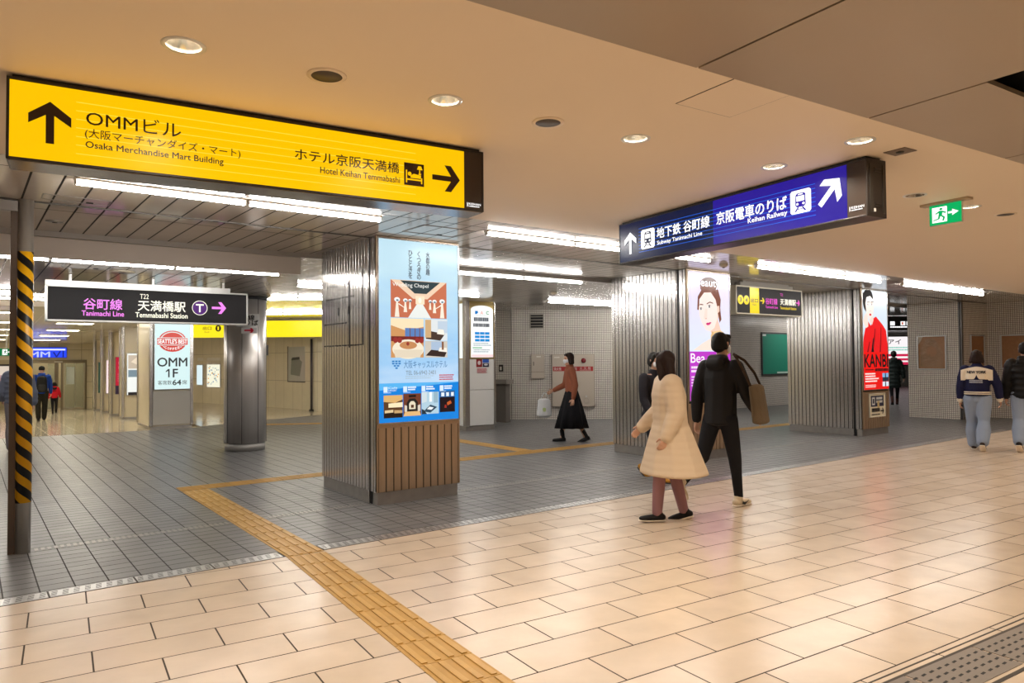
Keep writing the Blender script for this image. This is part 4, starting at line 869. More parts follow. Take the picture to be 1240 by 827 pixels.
# white notice pillar
pc = empty('notice_pillar', (8.29, 12.85, 0), 0, 'white panelled pillar with steel corners and a lit clinic poster', None, None, 'structure')
q = MB(); q.box(.0, .11, .0, .11, .1, 2.775).box(.75, .79, .0, .11, .1, 2.775).box(0, .11, .69, .8, .1, 2.775).box(.7, .79, .69, .8, .1, 2.775); q.build('corner', STEEL_PLAIN, pc, bevel=.006)
MB().box(.03, .76, .03, .77, 0, .1).build('plinth', STEEL_DULL, pc)
MB().box(.115, .745, .012, .79, .11, .865).box(.012, .78, .115, .685, .11, .865).build('panel', WHITE, pc, bevel=.003); MB().box(.115, .745, .012, .79, .875, 1.53).box(.012, .78, .115, .685, .875, 1.53).build('panel', WHITE, pc, bevel=.003)
MB().box(.115, .745, .02, .78, 1.53, 2.775).build('core', mat('case_gold', (.45, .33, .12), .3, .6), pc)
MB().box(.02, .11, .12, .68, 1.55, 2.73).build('side_light', T(240, 244, 240), pc)
p = lightbox((8.42, 12.862, 0), 0, .62, 1.56, 2.70, 'white lit clinic poster with a rounded top and blue buttons, on the white panelled pillar', dep=.008, fm=mat('case_gold', (.45, .33, .12), .3, .6))
a = Art(0); a.poly([(.02, 1.57), (.60, 1.57), (.60, 2.60)]+[(.31+.29*math.cos(t), 2.60+.09*math.sin(t)) for t in [PI*k/12 for k in range(1, 12)]]+[(.02, 2.60)], T(250, 252, 250)); a.build('poster', p)
a = Art(-.002); a.poly([(.13, 2.50), (.13, 2.57), (.20, 2.57), (.21, 2.53), (.17, 2.50)][::-1], T(20, 120, 200)).text('A', .27, .34, 2.50, 2.57, T(230, 120, 110)).text('C', .42, .49, 2.50, 2.57, T(20, 150, 80), .03).bars(.16, .46, 2.47, 2.48, 1, T(140, 150, 150))
a.text('さくら', .10, .52, 2.34, 2.43, T(40, 44, 52)) if False else a.bars(.1, .54, 2.34, 2.43, 1, T(70, 76, 86), .9); a.bars(.08, .54, 2.22, 2.30, 1, T(50, 56, 66), .9)
for k in range(3):
    a.rect(.12, .24, 2.06-.075*k, 2.115-.075*k, T(30, 140, 215)).rect(.25, .37, 2.06-.075*k, 2.115-.075*k, T(30, 140, 215)).rect(.38, .50, 2.06-.075*k, 2.115-.075*k, T(30, 140, 215))
a.bars(.08, .54, 1.80, 1.88, 2, T(150, 170, 180)).rect(.06, .30, 1.765, 1.785, T(60, 170, 110)).bars(.08, .54, 1.66, 1.74, 2, T(150, 160, 170)).rect(.03, .59, 1.575, 1.63, T(250, 216, 216)); a.build('print', p)
p = empty('wall_notice', (8.57, 12.86, 0), 0, 'small red and blue sticker notice on the white panelled pillar', 'notice')
MB().box(0, .33, -.004, 0, 1.36, 1.53).build('sheet', flatc((240, 240, 240)), p)
a = Art(-.005); a.rect(0, .155, 1.36, 1.53, flatc((140, 24, 30))).rect(.165, .33, 1.45, 1.53, flatc((40, 90, 190))).rect(.165, .33, 1.36, 1.44, flatc((40, 40, 70))).ell(.075, 1.45, .04, .045, flatc((235, 225, 225))).ell(.25, 1.41, .05, .02, flatc((230, 230, 235))); a.bars(.02, .28, 1.22, 1.33, 4, flatc((200, 70, 90)), .5); a.build('print', p)

# ------------------------------------------------------------------ yellow band and cream wall at the back
YB = ((5.05, 22.49), (8.9, 19.66))
loc, rz = on_wall(*YB, -.9); e = empty('exit_band', loc, rz, 'broad yellow lit exit band under the rear ceiling, behind the round column', 'sign')
MB().box(0, 5.9, 0, .12, 2.225, 2.77).build('housing', mat('band_trim', (.3, .26, .16), .4), e)
MB().box(.01, 5.89, -.012, 0, 2.235, 2.715).build('face', lit((250, 225, 30), 1.1), e)
a = Art(-.014); a.text('出口', 1.17, 1.42, 2.46, 2.56, BRN, .015).text('Exit', 1.22, 1.36, 2.38, 2.42, BRN).ell(1.62, 2.505, .085, .095, BRN).text('1', 1.60, 1.64, 2.455, 2.555, lit((250, 225, 30), 1.1), .02).bars(2.3, 2.6, 2.42, 2.47, 1, flatc((190, 150, 30))); a.build('lettering', e)
CWL = ((7.866, 23.761), (8.246, 21.049))
loc, rz = on_wall(*CWL, .87); e = empty('wall_poster', loc, rz, 'empty poster frame with curled clear film on the cream wall under the yellow band', 'poster frame')
q = MB(); q.box(0, 1.12, -.02, 0, .86, .89).box(0, .03, -.02, 0, .86, 2.0); q.build('frame', BLACK, e)
MB().box(.03, 1.1, -.012, 0, .89, 1.98).build('film', mat('film_white', (.55, .55, .5), .1, bump=('noise', 3, .8, (1, 1, 1))), e)
a = Art(-.014); a.poly([(.2, 1.1), (.8, 1.05), (.95, 1.5), (.7, 1.62), (.25, 1.6)], mat('reflection_grey', (.3, .32, .28), .1)); a.poly([(.25, 1.55), (.8, 1.58), (.78, 1.66), (.3, 1.64)], flatc((60, 62, 54))); a.build('painted_reflection', e)  # darker shapes paint a reflection onto the film
e = empty('drain_pipe', on_wall(*CWL, 2.46)[0], rz, 'thin dark pipe on the cream wall beside the hotel poster column', 'pipe'); MB().tube((0, -.05, 0), (0, -.05, 2.2), .035).build('pipe', mat('pipe_dark', (.06, .05, .05), .4), e); MB().box(-.05, .05, -.1, 0, 0, .05).build('foot', DARK, e)
MW = ((6.510, 28.861), (7.324, 25.931))
loc, rz = on_wall(*MW, .0)
e = empty('wall_map', loc, rz, 'pale blue lit wall panel on the cream wall left of the station map', 'wall panel'); MB().box(.2, .64, -.03, 0, .66, 1.43).build('frame', ALU, e); a = Art(-.031); a.rect(.22, .62, .68, 1.41, T(216, 236, 240)); a.build('face', e)
e = empty('wall_map', loc, rz, 'lit station map with coloured blocks on the cream wall left of the round column', 'wall map'); MB().box(.92, 1.84, -.03, 0, .59, 1.45).build('frame', ALU, e)
a = Art(-.031); a.rect(.94, 1.82, .61, 1.43, T(240, 238, 214)); 
for k in range(40): u, v = random.uniform(.98, 1.72), random.uniform(.66, 1.34); a.rect(u, u+.07, v, v+.045, random.choice([T(110, 140, 170), T(190, 200, 190), T(230, 170, 80), T(150, 160, 150)]))
a.build('face', e)
a = Art(-.004); a.bars(.22, .62, 1.56, 1.68, 1, flatc((236, 232, 220)), .9, 0).bars(.9, 1.8, 1.56, 1.68, 1, flatc((236, 232, 220)), .9, 0); tag(a.build('wall_lettering', None, loc), 'white letters on the cream wall above the station map', 'lettering').rotation_euler = (0, 0, rz)

# ------------------------------------------------------------------ the cream passage
def pillar(x, y, wx, wy, ht, lb):
    r_ = empty('passage_pillar', (x, y, ramp(y)), 0, lb, None, None, 'structure')
    MB().box(.02, wx-.02, .02, wy-.02, 0, .06).build('plinth', STEEL_DULL, r_)
    MB().box(.03, wx-.03, .03, wy-.03, .06, ht).build('shaft', PILLAR_CREAM, r_)
    q = MB(); e_ = .07
    for a_, b_ in ((0, 0), (wx-e_, 0), (0, wy-e_), (wx-e_, wy-e_)): q.box(a_, a_+e_, b_, b_+e_, .06, ht)
    q.build('steel_corner', STEEL_PLAIN, r_, bevel=.006)
    return r_
sp_ = pillar(3.10, 17.98, .93, 1.65, 2.76, 'cream pillar with the coffee poster at the mouth of the passage')
MB().box(.075, .86, -.006, .03, .09, .86).build('lower_panel', flatc((196, 190, 178)), sp_)
p = lightbox((3.2, 17.97, 0), 0, .75, .90, 2.62, 'tall pale lit coffee poster with a red oval emblem and black floor number', fm=STEEL_PLAIN)
a = Art(0); a.rect(0, .75, .90, 2.62, T(214, 240, 240)); a.build('poster', p)
a = Art(-.002); RO = T(206, 62, 50); PALE = T(226, 238, 236)
a.ell(.375, 2.00, .30, .245, RO).ell(.375, 2.01, .265, .21, PALE).ell(.375, 2.01, .245, .19, RO).rect(.04, .71, 1.905, 2.085, PALE).rect(.052, .698, 1.92, 2.07, RO); a.text("SEATTLE'S BEST", .065, .685, 1.945, 2.05, T(250, 248, 246), .03)
a.rect(.14, .61, 1.88, 1.90, RO).ell(.375, 1.86, .20, .075, RO, a0=PI, a1=2*PI)
for k, ch in enumerate('COFFEE'):
    u = .21+.055*k; v = 1.775+.03*((k-2.5)/2.5)**2; a.text(ch, u, u+.04, v+.02, v+.075, T(250, 248, 246), .02)
a.build('emblem', p)
a = Art(-.002); KK = mat('print_dark', lin(40, 52, 56), .35); a.text('OMM', .06, .69, 1.42, 1.62, KK, .02).rect(.285, .315, 1.17, 1.36, KK).poly([(.285, 1.36), (.235, 1.315), (.235, 1.285), (.285, 1.32)], KK).text('F', .385, .49, 1.17, 1.36, KK, .02).text('客席数', .07, .36, 1.0, 1.10, KK).text('64', .38, .56, .99, 1.11, KK, .03).text('席', .58, .69, 1.0, 1.10, KK); a.build('lettering', p)
ads = ['white lit poster with a picture strip on the nearest small passage pillar', 'crimson lit poster on the second small passage pillar', 'pale pink lit poster on the third small passage pillar', 'dark green poster on the farthest small passage pillar']
for k, (x, y_) in enumerate([(3.39, 24.0), (3.52, 27.2), (3.66, 30.5), (3.74, 33.4)]):
    pillar(x, y_, .85, .55, 2.70-.017*(y_-17.7)-ramp(y_)+.0, 'cream pillar in the passage, the %s behind the coffee poster pillar' % ORD[k])
    p = lightbox((x+.14, y_-.012, ramp(y_)), 0, .60, .72, 1.95, ads[k])
    bg = [T(236, 240, 236), T(176, 22, 50), T(250, 226, 226), T(40, 70, 56)][k]
    a = Art(0); a.rect(0, .6, .72, 1.95, bg); a.build('poster', p)
    a = Art(-.002)
    if k == 0: a.rect(.03, .57, 1.5, 1.9, T(196, 180, 160)).rect(.03, .57, 1.25, 1.46, T(120, 140, 150)).rect(.03, .3, .72, .8, T(40, 36, 36)).poly([(.1, 1.7), (.3, 1.88), (.5, 1.75), (.4, 1.55)][::-1], T(230, 214, 190))
    elif k == 1: a.rect(0, .6, .72, 1.0, T(46, 34, 50)).bars(.08, .52, 1.5, 1.8, 2, T(230, 120, 130), .6).bars(.06, .5, 1.1, 1.4, 4, T(220, 110, 120))
    else: a.bars(.06, .54, 1.2, 1.8, 5, T(190, 60, 80)).ell(.3, .95, .1, .1, T(150, 40, 60))
    a.build('print', p)
# end of the passage: lintel, sliding doors, coffee shop front
EY = 36.6
wl = MB(); 
wl.box(-3, 1.72, EY, EY+.12, 1.68, 2.42).box(1.72, 3.80, EY, EY+.12, 1.66, 2.42).box(3.80, 4.4, EY, EY+.12, -.6, 2.42).box(-3, .45, EY, EY+.12, -.6, 1.68).box(1.25, 1.74, EY, EY+.12, -.6, 1.68)
struct(wl.build('wall_end', tiles('end_panel', (.66, .59, .42), (.62, .55, .39), (.3, .26, .18), 1.2, .7, .01, plane='xz', rough=.25, mottle=.03)), 'cream panelled end wall of the passage')
dd = empty('door_1', (1.74, EY, -.49), 0, 'glass sliding doors at the end of the passage', None, None, 'structure')
q = MB(); q.box(0, 2.06, -.05, .06, 2.02, 2.16).box(0, .06, -.05, .06, 0, 2.02).box(2.0, 2.06, -.05, .06, 0, 2.02).box(.86, 1.0, -.05, .06, 0, 2.02).box(1.10, 1.18, -.05, .06, 0, 2.02).build('frame', mat('door_bronze', (.22, .18, .12), .3, .6), dd)
glass = bpy.data.materials.new('door_glass'); glass.use_nodes = True; gb = glass.node_tree.nodes['Principled BSDF']; gb.inputs['Transmission Weight'].default_value = .85; gb.inputs['Roughness'].default_value = .05; gb.inputs['Base Color'].default_value = (.85, .92, .86, 1); gb.inputs['IOR'].default_value = 1.1
MB().box(1.2, 1.98, 0, .012, .06, 2.0).build('glass_leaf', glass, dd); MB().box(.62, .86, .02, .03, .06, 2.0).build('glass_leaf', glass, dd)
q = MB(); q.box(1.2, 1.24, -.02, .03, .02, 2.02).box(1.94, 1.98, -.02, .03, .02, 2.02).box(1.2, 1.98, -.02, .03, .02, .08).box(1.62, 1.64, -.02, .03, .02, 2.02).build('leaf_frame', mat('leaf_alu', (.5, .46, .36), .3, .8), dd)
MB().box(1.3, 1.6, -.006, 0, 1.1, 1.85).build('door_sticker', flatc((206, 216, 212)), dd)
MB().box(.85, 1.15, -.09, -.05, 2.05, 2.10).build('sensor', flatc((200, 196, 180)), dd)
struct(MB().box(.4, 4.4, 39.0, 39.1, -.6, 2.4).build('wall_far', flatc((170, 158, 122))), 'wall beyond the sliding doors'); struct(MB().box(.4, 4.4, 36.7, 39.1, -.62, -.49).build('floor', FLOOR_PASS)); struct(MB().box(.3, .4, 36.72, 39.1, -.6, 2.4).box(4.4, 4.5, 36.72, 39.1, -.6, 2.4).build('wall_side', CREAM_WALL)); struct(MB().box(.3, 4.5, 36.72, 39.1, 2.3, 2.4).build('ceiling', CREAM_PAINT))
tube_row(1.4, 37.6, 2.22, 2, 0, 'behind the sliding doors', 'tubes in the passage')
e = empty('lintel_sign', (1.12, EY, 0), 0, 'blue lit building sign with pale capitals above the sliding doors', 'sign')
MB().box(0, 1.92, -.14, -.0, 1.76, 2.21).build('housing', BLACK, e); a = Art(-.141); a.rect(.01, 1.91, 1.77, 2.20, lit((36, 66, 226), 1.2)).rect(.5, 1.86, 2.08, 2.14, T(235, 240, 255)); a.text('OMM', .12, 1.30, 1.79, 2.02, T(190, 200, 245), .03).poly([(1.40, 2.0), (1.46, 2.0), (1.54, 1.84), (1.66, 2.06), (1.70, 2.04), (1.56, 1.79), (1.52, 1.79)][::-1], T(16, 26, 120)).rect(1.76, 1.80, 1.79, 2.06, T(16, 26, 120)); a.build('face', e)
e = empty('shop_window', (.46, EY, 0), 0, 'lit coffee shop window with a round emblem at the far left', 'shop window')
q = MB(); q.box(0, .8, -.03, .05, -.05, .02).box(0, .8, -.03, .05, 1.42, 1.5).box(0, .05, -.03, .05, .02, 1.42).box(.75, .8, -.03, .05, .02, 1.42).build('frame', BLACK, e)
a = Art(.0); a.rect(.05, .75, .02, 1.42, T(176, 140, 140)).rect(.05, .75, 1.05, 1.42, T(210, 196, 180)).rect(.05, .75, .0, .35, T(110, 50, 56)).ell(.46, .95, .20, .17, T(230, 226, 224)).ell(.46, .95, .16, .135, T(126, 70, 66)).ell(.46, .95, .09, .08, T(226, 216, 210)); a.bars(.2, .7, .4, .7, 3, T(236, 200, 200), .6); a.build('face', e)
xs = empty('exit_sign', (.44, 24.5, 0), math.radians(-20), 'small green exit sign far off in the passage beside the striped post', 'exit sign')
MB().box(0, .33, 0, .05, 1.73, 1.94).build('housing', ALU, xs); a = Art(-.002); a.rect(.005, .325, 1.735, 1.935, lit((10, 110, 60), 1)); running_man(a, .06, .30, 1.745, 1.925, WHT, lit((10, 110, 60), 1)); a.build('face_panel', xs); MB().box(.15, .18, .01, .04, 1.94, 2.585).build('hanger', ALU, xs)

# ------------------------------------------------------------------ the right passage
e = empty('direction_sign', (22.0, 11.06, 0), math.radians(-36.5), 'black hanging sign with white pictograms far off in the right passage', 'sign')
MB().box(-.6, 1.9, 0, .15, 2.33, 2.76).build('housing', BLACK, e); a = Art(-.002)
for u in (.5, .82, 1.0): a.rect(u, u+.14, 2.48, 2.60, WHT)
a.bars(.5, 1.2, 2.40, 2.45, 1, WHT, .8).rect(.85, .90, 2.50, 2.58, T(200, 90, 60)); a.build('pictograms', e)
MB().box(.6, .65, .05, .1, 2.76, 2.80).build('hanger', ALU, e)
FW_ = ((33, 25.2), (43, 14.0)); loc, rz = on_wall(*FW_, 8.55)
e = empty('poster_light_box', loc, rz, 'white lit poster with crimson bars on the far wall past the dark green coat', 'poster')
MB().box(-.06, 1.3, -.08, 0, 1.05, 2.65).build('frame', BLACK, e); a = Art(-.081); a.rect(0, 1.24, 1.11, 2.59, T(250, 244, 246)).rect(0, 1.24, 1.55, 1.68, T(206, 40, 80)).rect(0, 1.24, 1.33, 1.45, T(206, 40, 80)).rect(0, 1.24, 1.11, 1.25, T(206, 40, 80)).text('アイ', .08, .7, 2.2, 2.45, T(60, 50, 56), .02).bars(.08, 1.1, 1.8, 2.05, 2, T(120, 200, 180)); a.build('poster', e)

# ------------------------------------------------------------------ people
_ico = None
def ball_points():
    global _ico
    if _ico is None:
        bm = bmesh.new(); bmesh.ops.create_icosphere(bm, subdivisions=2, radius=1); _ico = [v.co.copy() for v in bm.verts]; bm.free()
    return _ico
def V3(r): return Vector((r, r, r)) if isinstance(r, (int, float)) else Vector(r)
class Blob:
    """Organic surface: hulls of ellipsoid pairs fused into one continuous skin."""
    def __init__(s): s.bm = bmesh.new()
    def hull(s, *els):
        b = bmesh.new()
        for c, r in els:
            r = V3(r); c = Vector(c)
            for p in ball_points(): b.verts.new((c.x+p.x*r.x, c.y+p.y*r.y, c.z+p.z*r.z))
        res = bmesh.ops.convex_hull(b, input=b.verts[:])
        bmesh.ops.delete(b, geom=[g_ for g_ in res['geom_interior'] if isinstance(g_, bmesh.types.BMVert)], context='VERTS')
        me = bpy.data.meshes.new('h'); b.to_mesh(me); b.free(); s.bm.from_mesh(me); bpy.data.meshes.remove(me)
        return s
    def chain(s, pts):
        for a, b in zip(pts, pts[1:]): s.hull(a, b)
        return s
    def build(s, name, m, parent, voxel=.012, smooth=4, cut=None):
        bmesh.ops.recalc_face_normals(s.bm, faces=s.bm.faces[:])
        me = bpy.data.meshes.new(name); s.bm.to_mesh(me); s.bm.free()
        o = link(name, me, m)
        r = o.modifiers.new('r', 'REMESH'); r.mode = 'VOXEL'; r.voxel_size = voxel
        sm = o.modifiers.new('s', 'SMOOTH'); sm.iterations = smooth; sm.factor = .5
        dg = bpy.context.evaluated_depsgraph_get(); me2 = bpy.data.meshes.new_from_object(o.evaluated_get(dg))
        o.modifiers.clear(); o.data = me2; bpy.data.meshes.remove(me); me2.name = name
        for p in me2.polygons: p.use_smooth = True
        if cut is not None:                       # straight hem: keep what is above
            b = bmesh.new(); b.from_mesh(me2)
            res = bmesh.ops.bisect_plane(b, geom=b.verts[:]+b.edges[:]+b.faces[:], plane_co=(0, 0, cut), plane_no=(0, 0, 1), clear_inner=True)
            ed = [g_ for g_ in res['geom_cut'] if isinstance(g_, bmesh.types.BMEdge)]
            try: bmesh.ops.holes_fill(b, edges=ed)
            except Exception: pass
            b.to_mesh(me2); b.free()
        o.parent = parent
        return o

class Human:
    """Joints of a walking figure, facing local +y, feet on z = 0."""
    def __init__(s, h, legs=((12, 4), (-18, 30)), arms=((-15, 15, 8), (15, 20, 8)), lean=2, turn=0, female=False):
        s.h, s.turn, s.female = h, turn, female
        q = math.radians; s.hipw = .052*h
        leg = []
        for a, b in legs:
            a, b = q(a), q(b); th = Vector((0, math.sin(a), -math.cos(a)))*.245*h; sh = Vector((0, math.sin(a-b), -math.cos(a-b)))*.235*h
            leg.append((th, sh, a-b))
        drop = max(-(t+k).z+.045*h*math.cos(min(0, g_)) for t, k, g_ in leg)
        s.hz = drop
        P_ = Vector((0, 0, drop)); s.pel = P_
        s.hip, s.knee, s.ank, s.toe, s.heel, s.fd = [], [], [], [], [], []
        for sd, (t, k, g_) in zip((1, -1), leg):
            hp = P_+Vector((sd*s.hipw, 0, 0)); kn = hp+t; an = kn+k-Vector((sd*.008*h, 0, 0))
            pitch = g_*1.0 if g_ < -.12 else 0.0
            f = Vector((0, math.cos(pitch), math.sin(pitch))); n = Vector((0, -math.sin(pitch), math.cos(pitch)))
            s.hip.append(hp); s.knee.append(kn); s.ank.append(an); s.fd.append((f, n))
        ln = q(lean); upv = Vector((0, math.sin(ln), math.cos(ln))); s.upv = upv
        s.chest = P_+upv*.20*h; s.neck = P_+upv*.335*h; s.head = P_+upv*.415*h+Vector((0, .012*h, 0))
        s.shw = (.098 if female else .112)*h
        s.sh, s.el, s.wr, s.hd = [], [], [], []
        for sd, (a, b, ab) in zip((1, -1), arms):
            a, b, ab = q(a), q(b), q(ab)
            p = P_+upv*.288*h+Vector((sd*s.shw, 0, 0))
            d1 = Vector((sd*math.sin(ab), math.sin(a)*math.cos(ab), -math.cos(a)*math.cos(ab)))
            d2 = Vector((sd*math.sin(ab)*.3, math.sin(a+b), -math.cos(a+b))).normalized()
            e_ = p+d1*.172*h; w_ = e_+d2*.145*h
            s.sh.append(p); s.el.append(e_); s.wr.append(w_); s.hd.append(d2)
        s.hr = Matrix.Rotation(q(turn), 3, 'Z')
    def hp(s, x, y, z): return s.head+s.hr @ Vector((x, y, z))*s.h      # a point on the head
    def body(s, parent, voxel=.0085, m=SKIN):
        h = s.h; b = Blob()
        b.hull((s.pel+s.upv*.01*h, (.080*h, .052*h, .05*h)), (s.pel+s.upv*.10*h, (.072*h, .048*h, .05*h))).hull((s.pel+s.upv*.10*h, (.075*h, .052*h, .05*h)), (s.chest+s.upv*.05*h, (.082*h, .052*h, .05*h)))
        b.hull((s.chest+s.upv*.05*h, (.082*h, .052*h, .05*h)), (s.neck-s.upv*.03*h, (.075*h, .042*h, .025*h)))
        b.hull((s.neck-s.upv*.03*h, .034*h), (s.head-Vector((0, 0, .04*h)), .030*h))
        # head: skull, jaw, nose, brow, lips, ears
        b.hull((s.hp(0, -.008, .012), (.045*h, .054*h, .054*h)), (s.hp(0, .012, -.036), (.033*h, .038*h, .028*h))).hull((s.hp(0, .02, -.045), .022*h), (s.hp(0, .034, -.054), .013*h))
        b.hull((s.hp(0, .046, .006), .005*h), (s.hp(0, .057, -.018), .0075*h)).hull((s.hp(-.022, .041, .014), .007*h), (s.hp(.022, .041, .014), .007*h)).hull((s.hp(-.011, .046, -.034), .0045*h), (s.hp(.011, .046, -.034), .0045*h))
        for sd in (-1, 1): b.hull((s.hp(sd*.047, -.006, .008), (.005*h, .010*h, .014*h)), (s.hp(sd*.045, -.002, -.012), (.004*h, .007*h, .008*h)))
        for i, sd in enumerate((1, -1)):
            b.chain([(s.hip[i], .045*h), (s.knee[i], .028*h), (s.knee[i].lerp(s.ank[i], .35), .027*h), (s.ank[i], .018*h)])
            f, n = s.fd[i]; b.hull((s.ank[i]-n*.025*h-f*.02*h, .018*h), (s.ank[i]-n*.028*h+f*.075*h, (.024*h, .02*h, .014*h)))
            b.chain([(s.sh[i], .029*h), (s.el[i], .023*h), (s.el[i].lerp(s.wr[i], .3), .026*h), (s.wr[i], .0165*h)])
            s.hand(b, i, sd)
        o = b.build('body', m, parent, voxel, 3)
        return o
    def hand(s, b, i, sd):
        h, d, w_ = s.h, s.hd[i], s.wr[i]; side = Vector((0, 1, 0))-d*d.y
        side = side.normalized() if side.length > .05 else Vector((0, 0, 1)); pal = d.cross(side)*1.0          # thumb side faces forward
        inn = Vector((-sd, 0, 0)); inn = (inn-d*inn.dot(d)).normalized()
        k1 = w_+d*.052*h
        b.hull((w_+d*.006*h, (.012*h, .015*h, .012*h)), (k1+side*.014*h, .0085*h), (k1-side*.016*h, .0075*h))
        for j, (o_, L) in enumerate(((.017, .040), (.006, .046), (-.006, .043), (-.017, .034))):
            p0 = k1+side*o_*h; p1 = p0+(d*.9+inn*.35).normalized()*L*.5*h; p2 = p1+(d*.55+inn*.85).normalized()*L*.5*h
            b.chain([(p0, .0062*h), (p1, .0056*h), (p2, .0048*h)])
        t0 = w_+d*.018*h+side*.013*h; t1 = t0+(d*.55+side*.75+inn*.3).normalized()*.024*h; t2 = t1+(d*.9+side*.2+inn*.3).normalized()*.020*h
        b.chain([(t0, .0078*h), (t1, .0066*h), (t2, .0054*h)])
    def eyes(s, parent):
        for sd in (-1, 1):
            e_ = Blob().hull((s.hp(sd*.0185, .0425, .0015), (.0075*s.h, .004*s.h, .004*s.h)), (s.hp(sd*.0185, .0425, .002), (.006*s.h, .004*s.h, .0045*s.h))).build('eye', flatc((24, 18, 16), .2), parent, .002, 1)
    def shoes(s, parent, m, sole=None, r=1.0, boot=0.0):
        h = s.h; out = []
        for i in range(2):
            f, n = s.fd[i]; a = s.ank[i]; b = Blob()
            b.hull((a-n*.022*h-f*.026*h, (.024*h, .026*h, .022*h)), (a-n*.026*h+f*.055*h, (.029*h, .030*h, .018*h))).hull((a-n*.026*h+f*.055*h, (.029*h, .03*h, .018*h)), (a-n*.028*h+f*.084*h, (.024*h, .024*h, .015*h)))
            b.hull((a-n*.02*h-f*.016*h, .025*h), (a+n*(.004+boot)*h-f*.004*h, .027*h))
            o = b.build('shoe', m, parent, .006, 3); out.append(o)
            if sole is not None:
                b = Blob(); b.hull((a-n*.040*h-f*.030*h, (.024*h, .024*h, .0065*h)), (a-n*.040*h+f*.060*h, (.030*h, .028*h, .0065*h))).hull((a-n*.040*h+f*.06*h, (.030*h, .028*h, .0065*h)), (a-n*.039*h+f*.090*h, (.024*h, .022*h, .006*h)))
                b.build('sole', sole, o, .005, 2)
        return out
    def trousers(s, parent, m, r=1.0, flare=1.0, hem=.03):
        h = s.h; b = Blob()
        b.hull((s.pel+s.upv*.085*h, (.088*h, .064*h, .02*h)), (s.pel-s.upv*.015*h, (.098*h, .074*h, .05*h)))
        for i in range(2):
            e_ = s.ank[i].lerp(s.knee[i], hem); b.chain([(s.hip[i]+Vector((0, 0, -.01*h)), .066*h*r), (s.hip[i].lerp(s.knee[i], .5), .056*h*r), (s.knee[i], .045*h*r), (s.knee[i].lerp(s.ank[i], .4), .043*h*r*flare), (e_, .036*h*r*flare)])
        return b.build('trousers', m, parent, .011, 3)
    def jacket(s, parent, m, length=.0, r=1.0, puff=0, hood=False, flare=1.0, name='jacket', cuff=.05, collar=True, voxel=.011):
        """length: hem below (-) or above (+) the hip joint, as a share of the height."""
        h = s.h; b = Blob(); U = lambda t: s.pel+s.upv*t*h
        prof = [(.315, .070, .040), (.285, .105, .058), (.22, .107, .072), (.14, .098, .070), (.06, .097, .072)]
        if length < .06:
            t = .06; n = 5
            for k in range(1, n+1):
                tt = .06+(length-.06)*k/n; f_ = 1+(flare-1)*k/n; prof.append((tt, .097*f_, .074*f_))
        else: prof = [p for p in prof if p[0] > length]+[(length, .100, .074)]
        if puff:
            top, bot = .30, prof[-1][0]; n = puff; st = (top-bot)/n
            def at(t):
                for (t0, a0_, b0_), (t1, a1_, b1_) in zip(prof, prof[1:]):
                    if t0 >= t >= t1: k = (t0-t)/(t0-t1); return a0_+(a1_-a0_)*k, b0_+(b1_-b0_)*k
                return prof[-1][1:]
            for t0, t1 in zip(prof, prof[1:]): b.hull((U(t0[0]), (t0[1]*h*r, t0[2]*h*r, .012*h)), (U(t1[0]), (t1[1]*h*r, t1[2]*h*r, .012*h)))
            for k in range(n):
                t = top-st*(k+.5); ax, ay = at(t); b.hull((U(t), ((ax+.010)*h*r, (ay+.012)*h*r, st*.62*h)), (U(t-.001), ((ax+.010)*h*r, (ay+.012)*h*r, st*.6*h)))
        else:
            for t0, t1 in zip(prof, prof[1:]): b.hull((U(t0[0]), (t0[1]*h*r, t0[2]*h*r, .016*h)), (U(t1[0]), (t1[1]*h*r, t1[2]*h*r, .016*h)))
        for i, sd in enumerate((1, -1)):
            w_ = s.wr[i].lerp(s.el[i], cuff); pts = [(s.sh[i]+Vector((-sd*.012*h, 0, -.004*h)), .047*h*r), (s.sh[i].lerp(s.el[i], .5), .041*h*r), (s.el[i], .037*h*r), (s.el[i].lerp(w_, .5), .035*h*r), (w_, .028*h*r)]
            b.chain(pts)
            if puff:
                for a_, c_ in ((s.sh[i], s.el[i]), (s.el[i], w_)):
                    for k in range(3): b.hull((a_.lerp(c_, (k+.5)/3), .041*h*r*(1.08-.07*k)), (a_.lerp(c_, (k+.55)/3), .041*h*r*(1.08-.07*k)))
        if collar: b.hull((s.neck-s.upv*.03*h, (.056*h, .050*h, .02*h)), (s.neck+s.upv*.012*h, (.043*h, .044*h, .012*h)))
        if hood: b.hull((s.neck+Vector((-.03*h, -.058*h, -.03*h)), (.03*h, .03*h, .035*h)), (s.neck+Vector((.03*h, -.058*h, -.03*h)), (.03*h, .03*h, .035*h))).hull((s.neck+Vector((-.04*h, -.03*h, .0)), (.02*h, .035*h, .025*h)), (s.neck+Vector((.04*h, -.03*h, .0)), (.02*h, .035*h, .025*h)))
        o = b.build(name, m, parent, voxel, 2 if puff else 4)
        return o
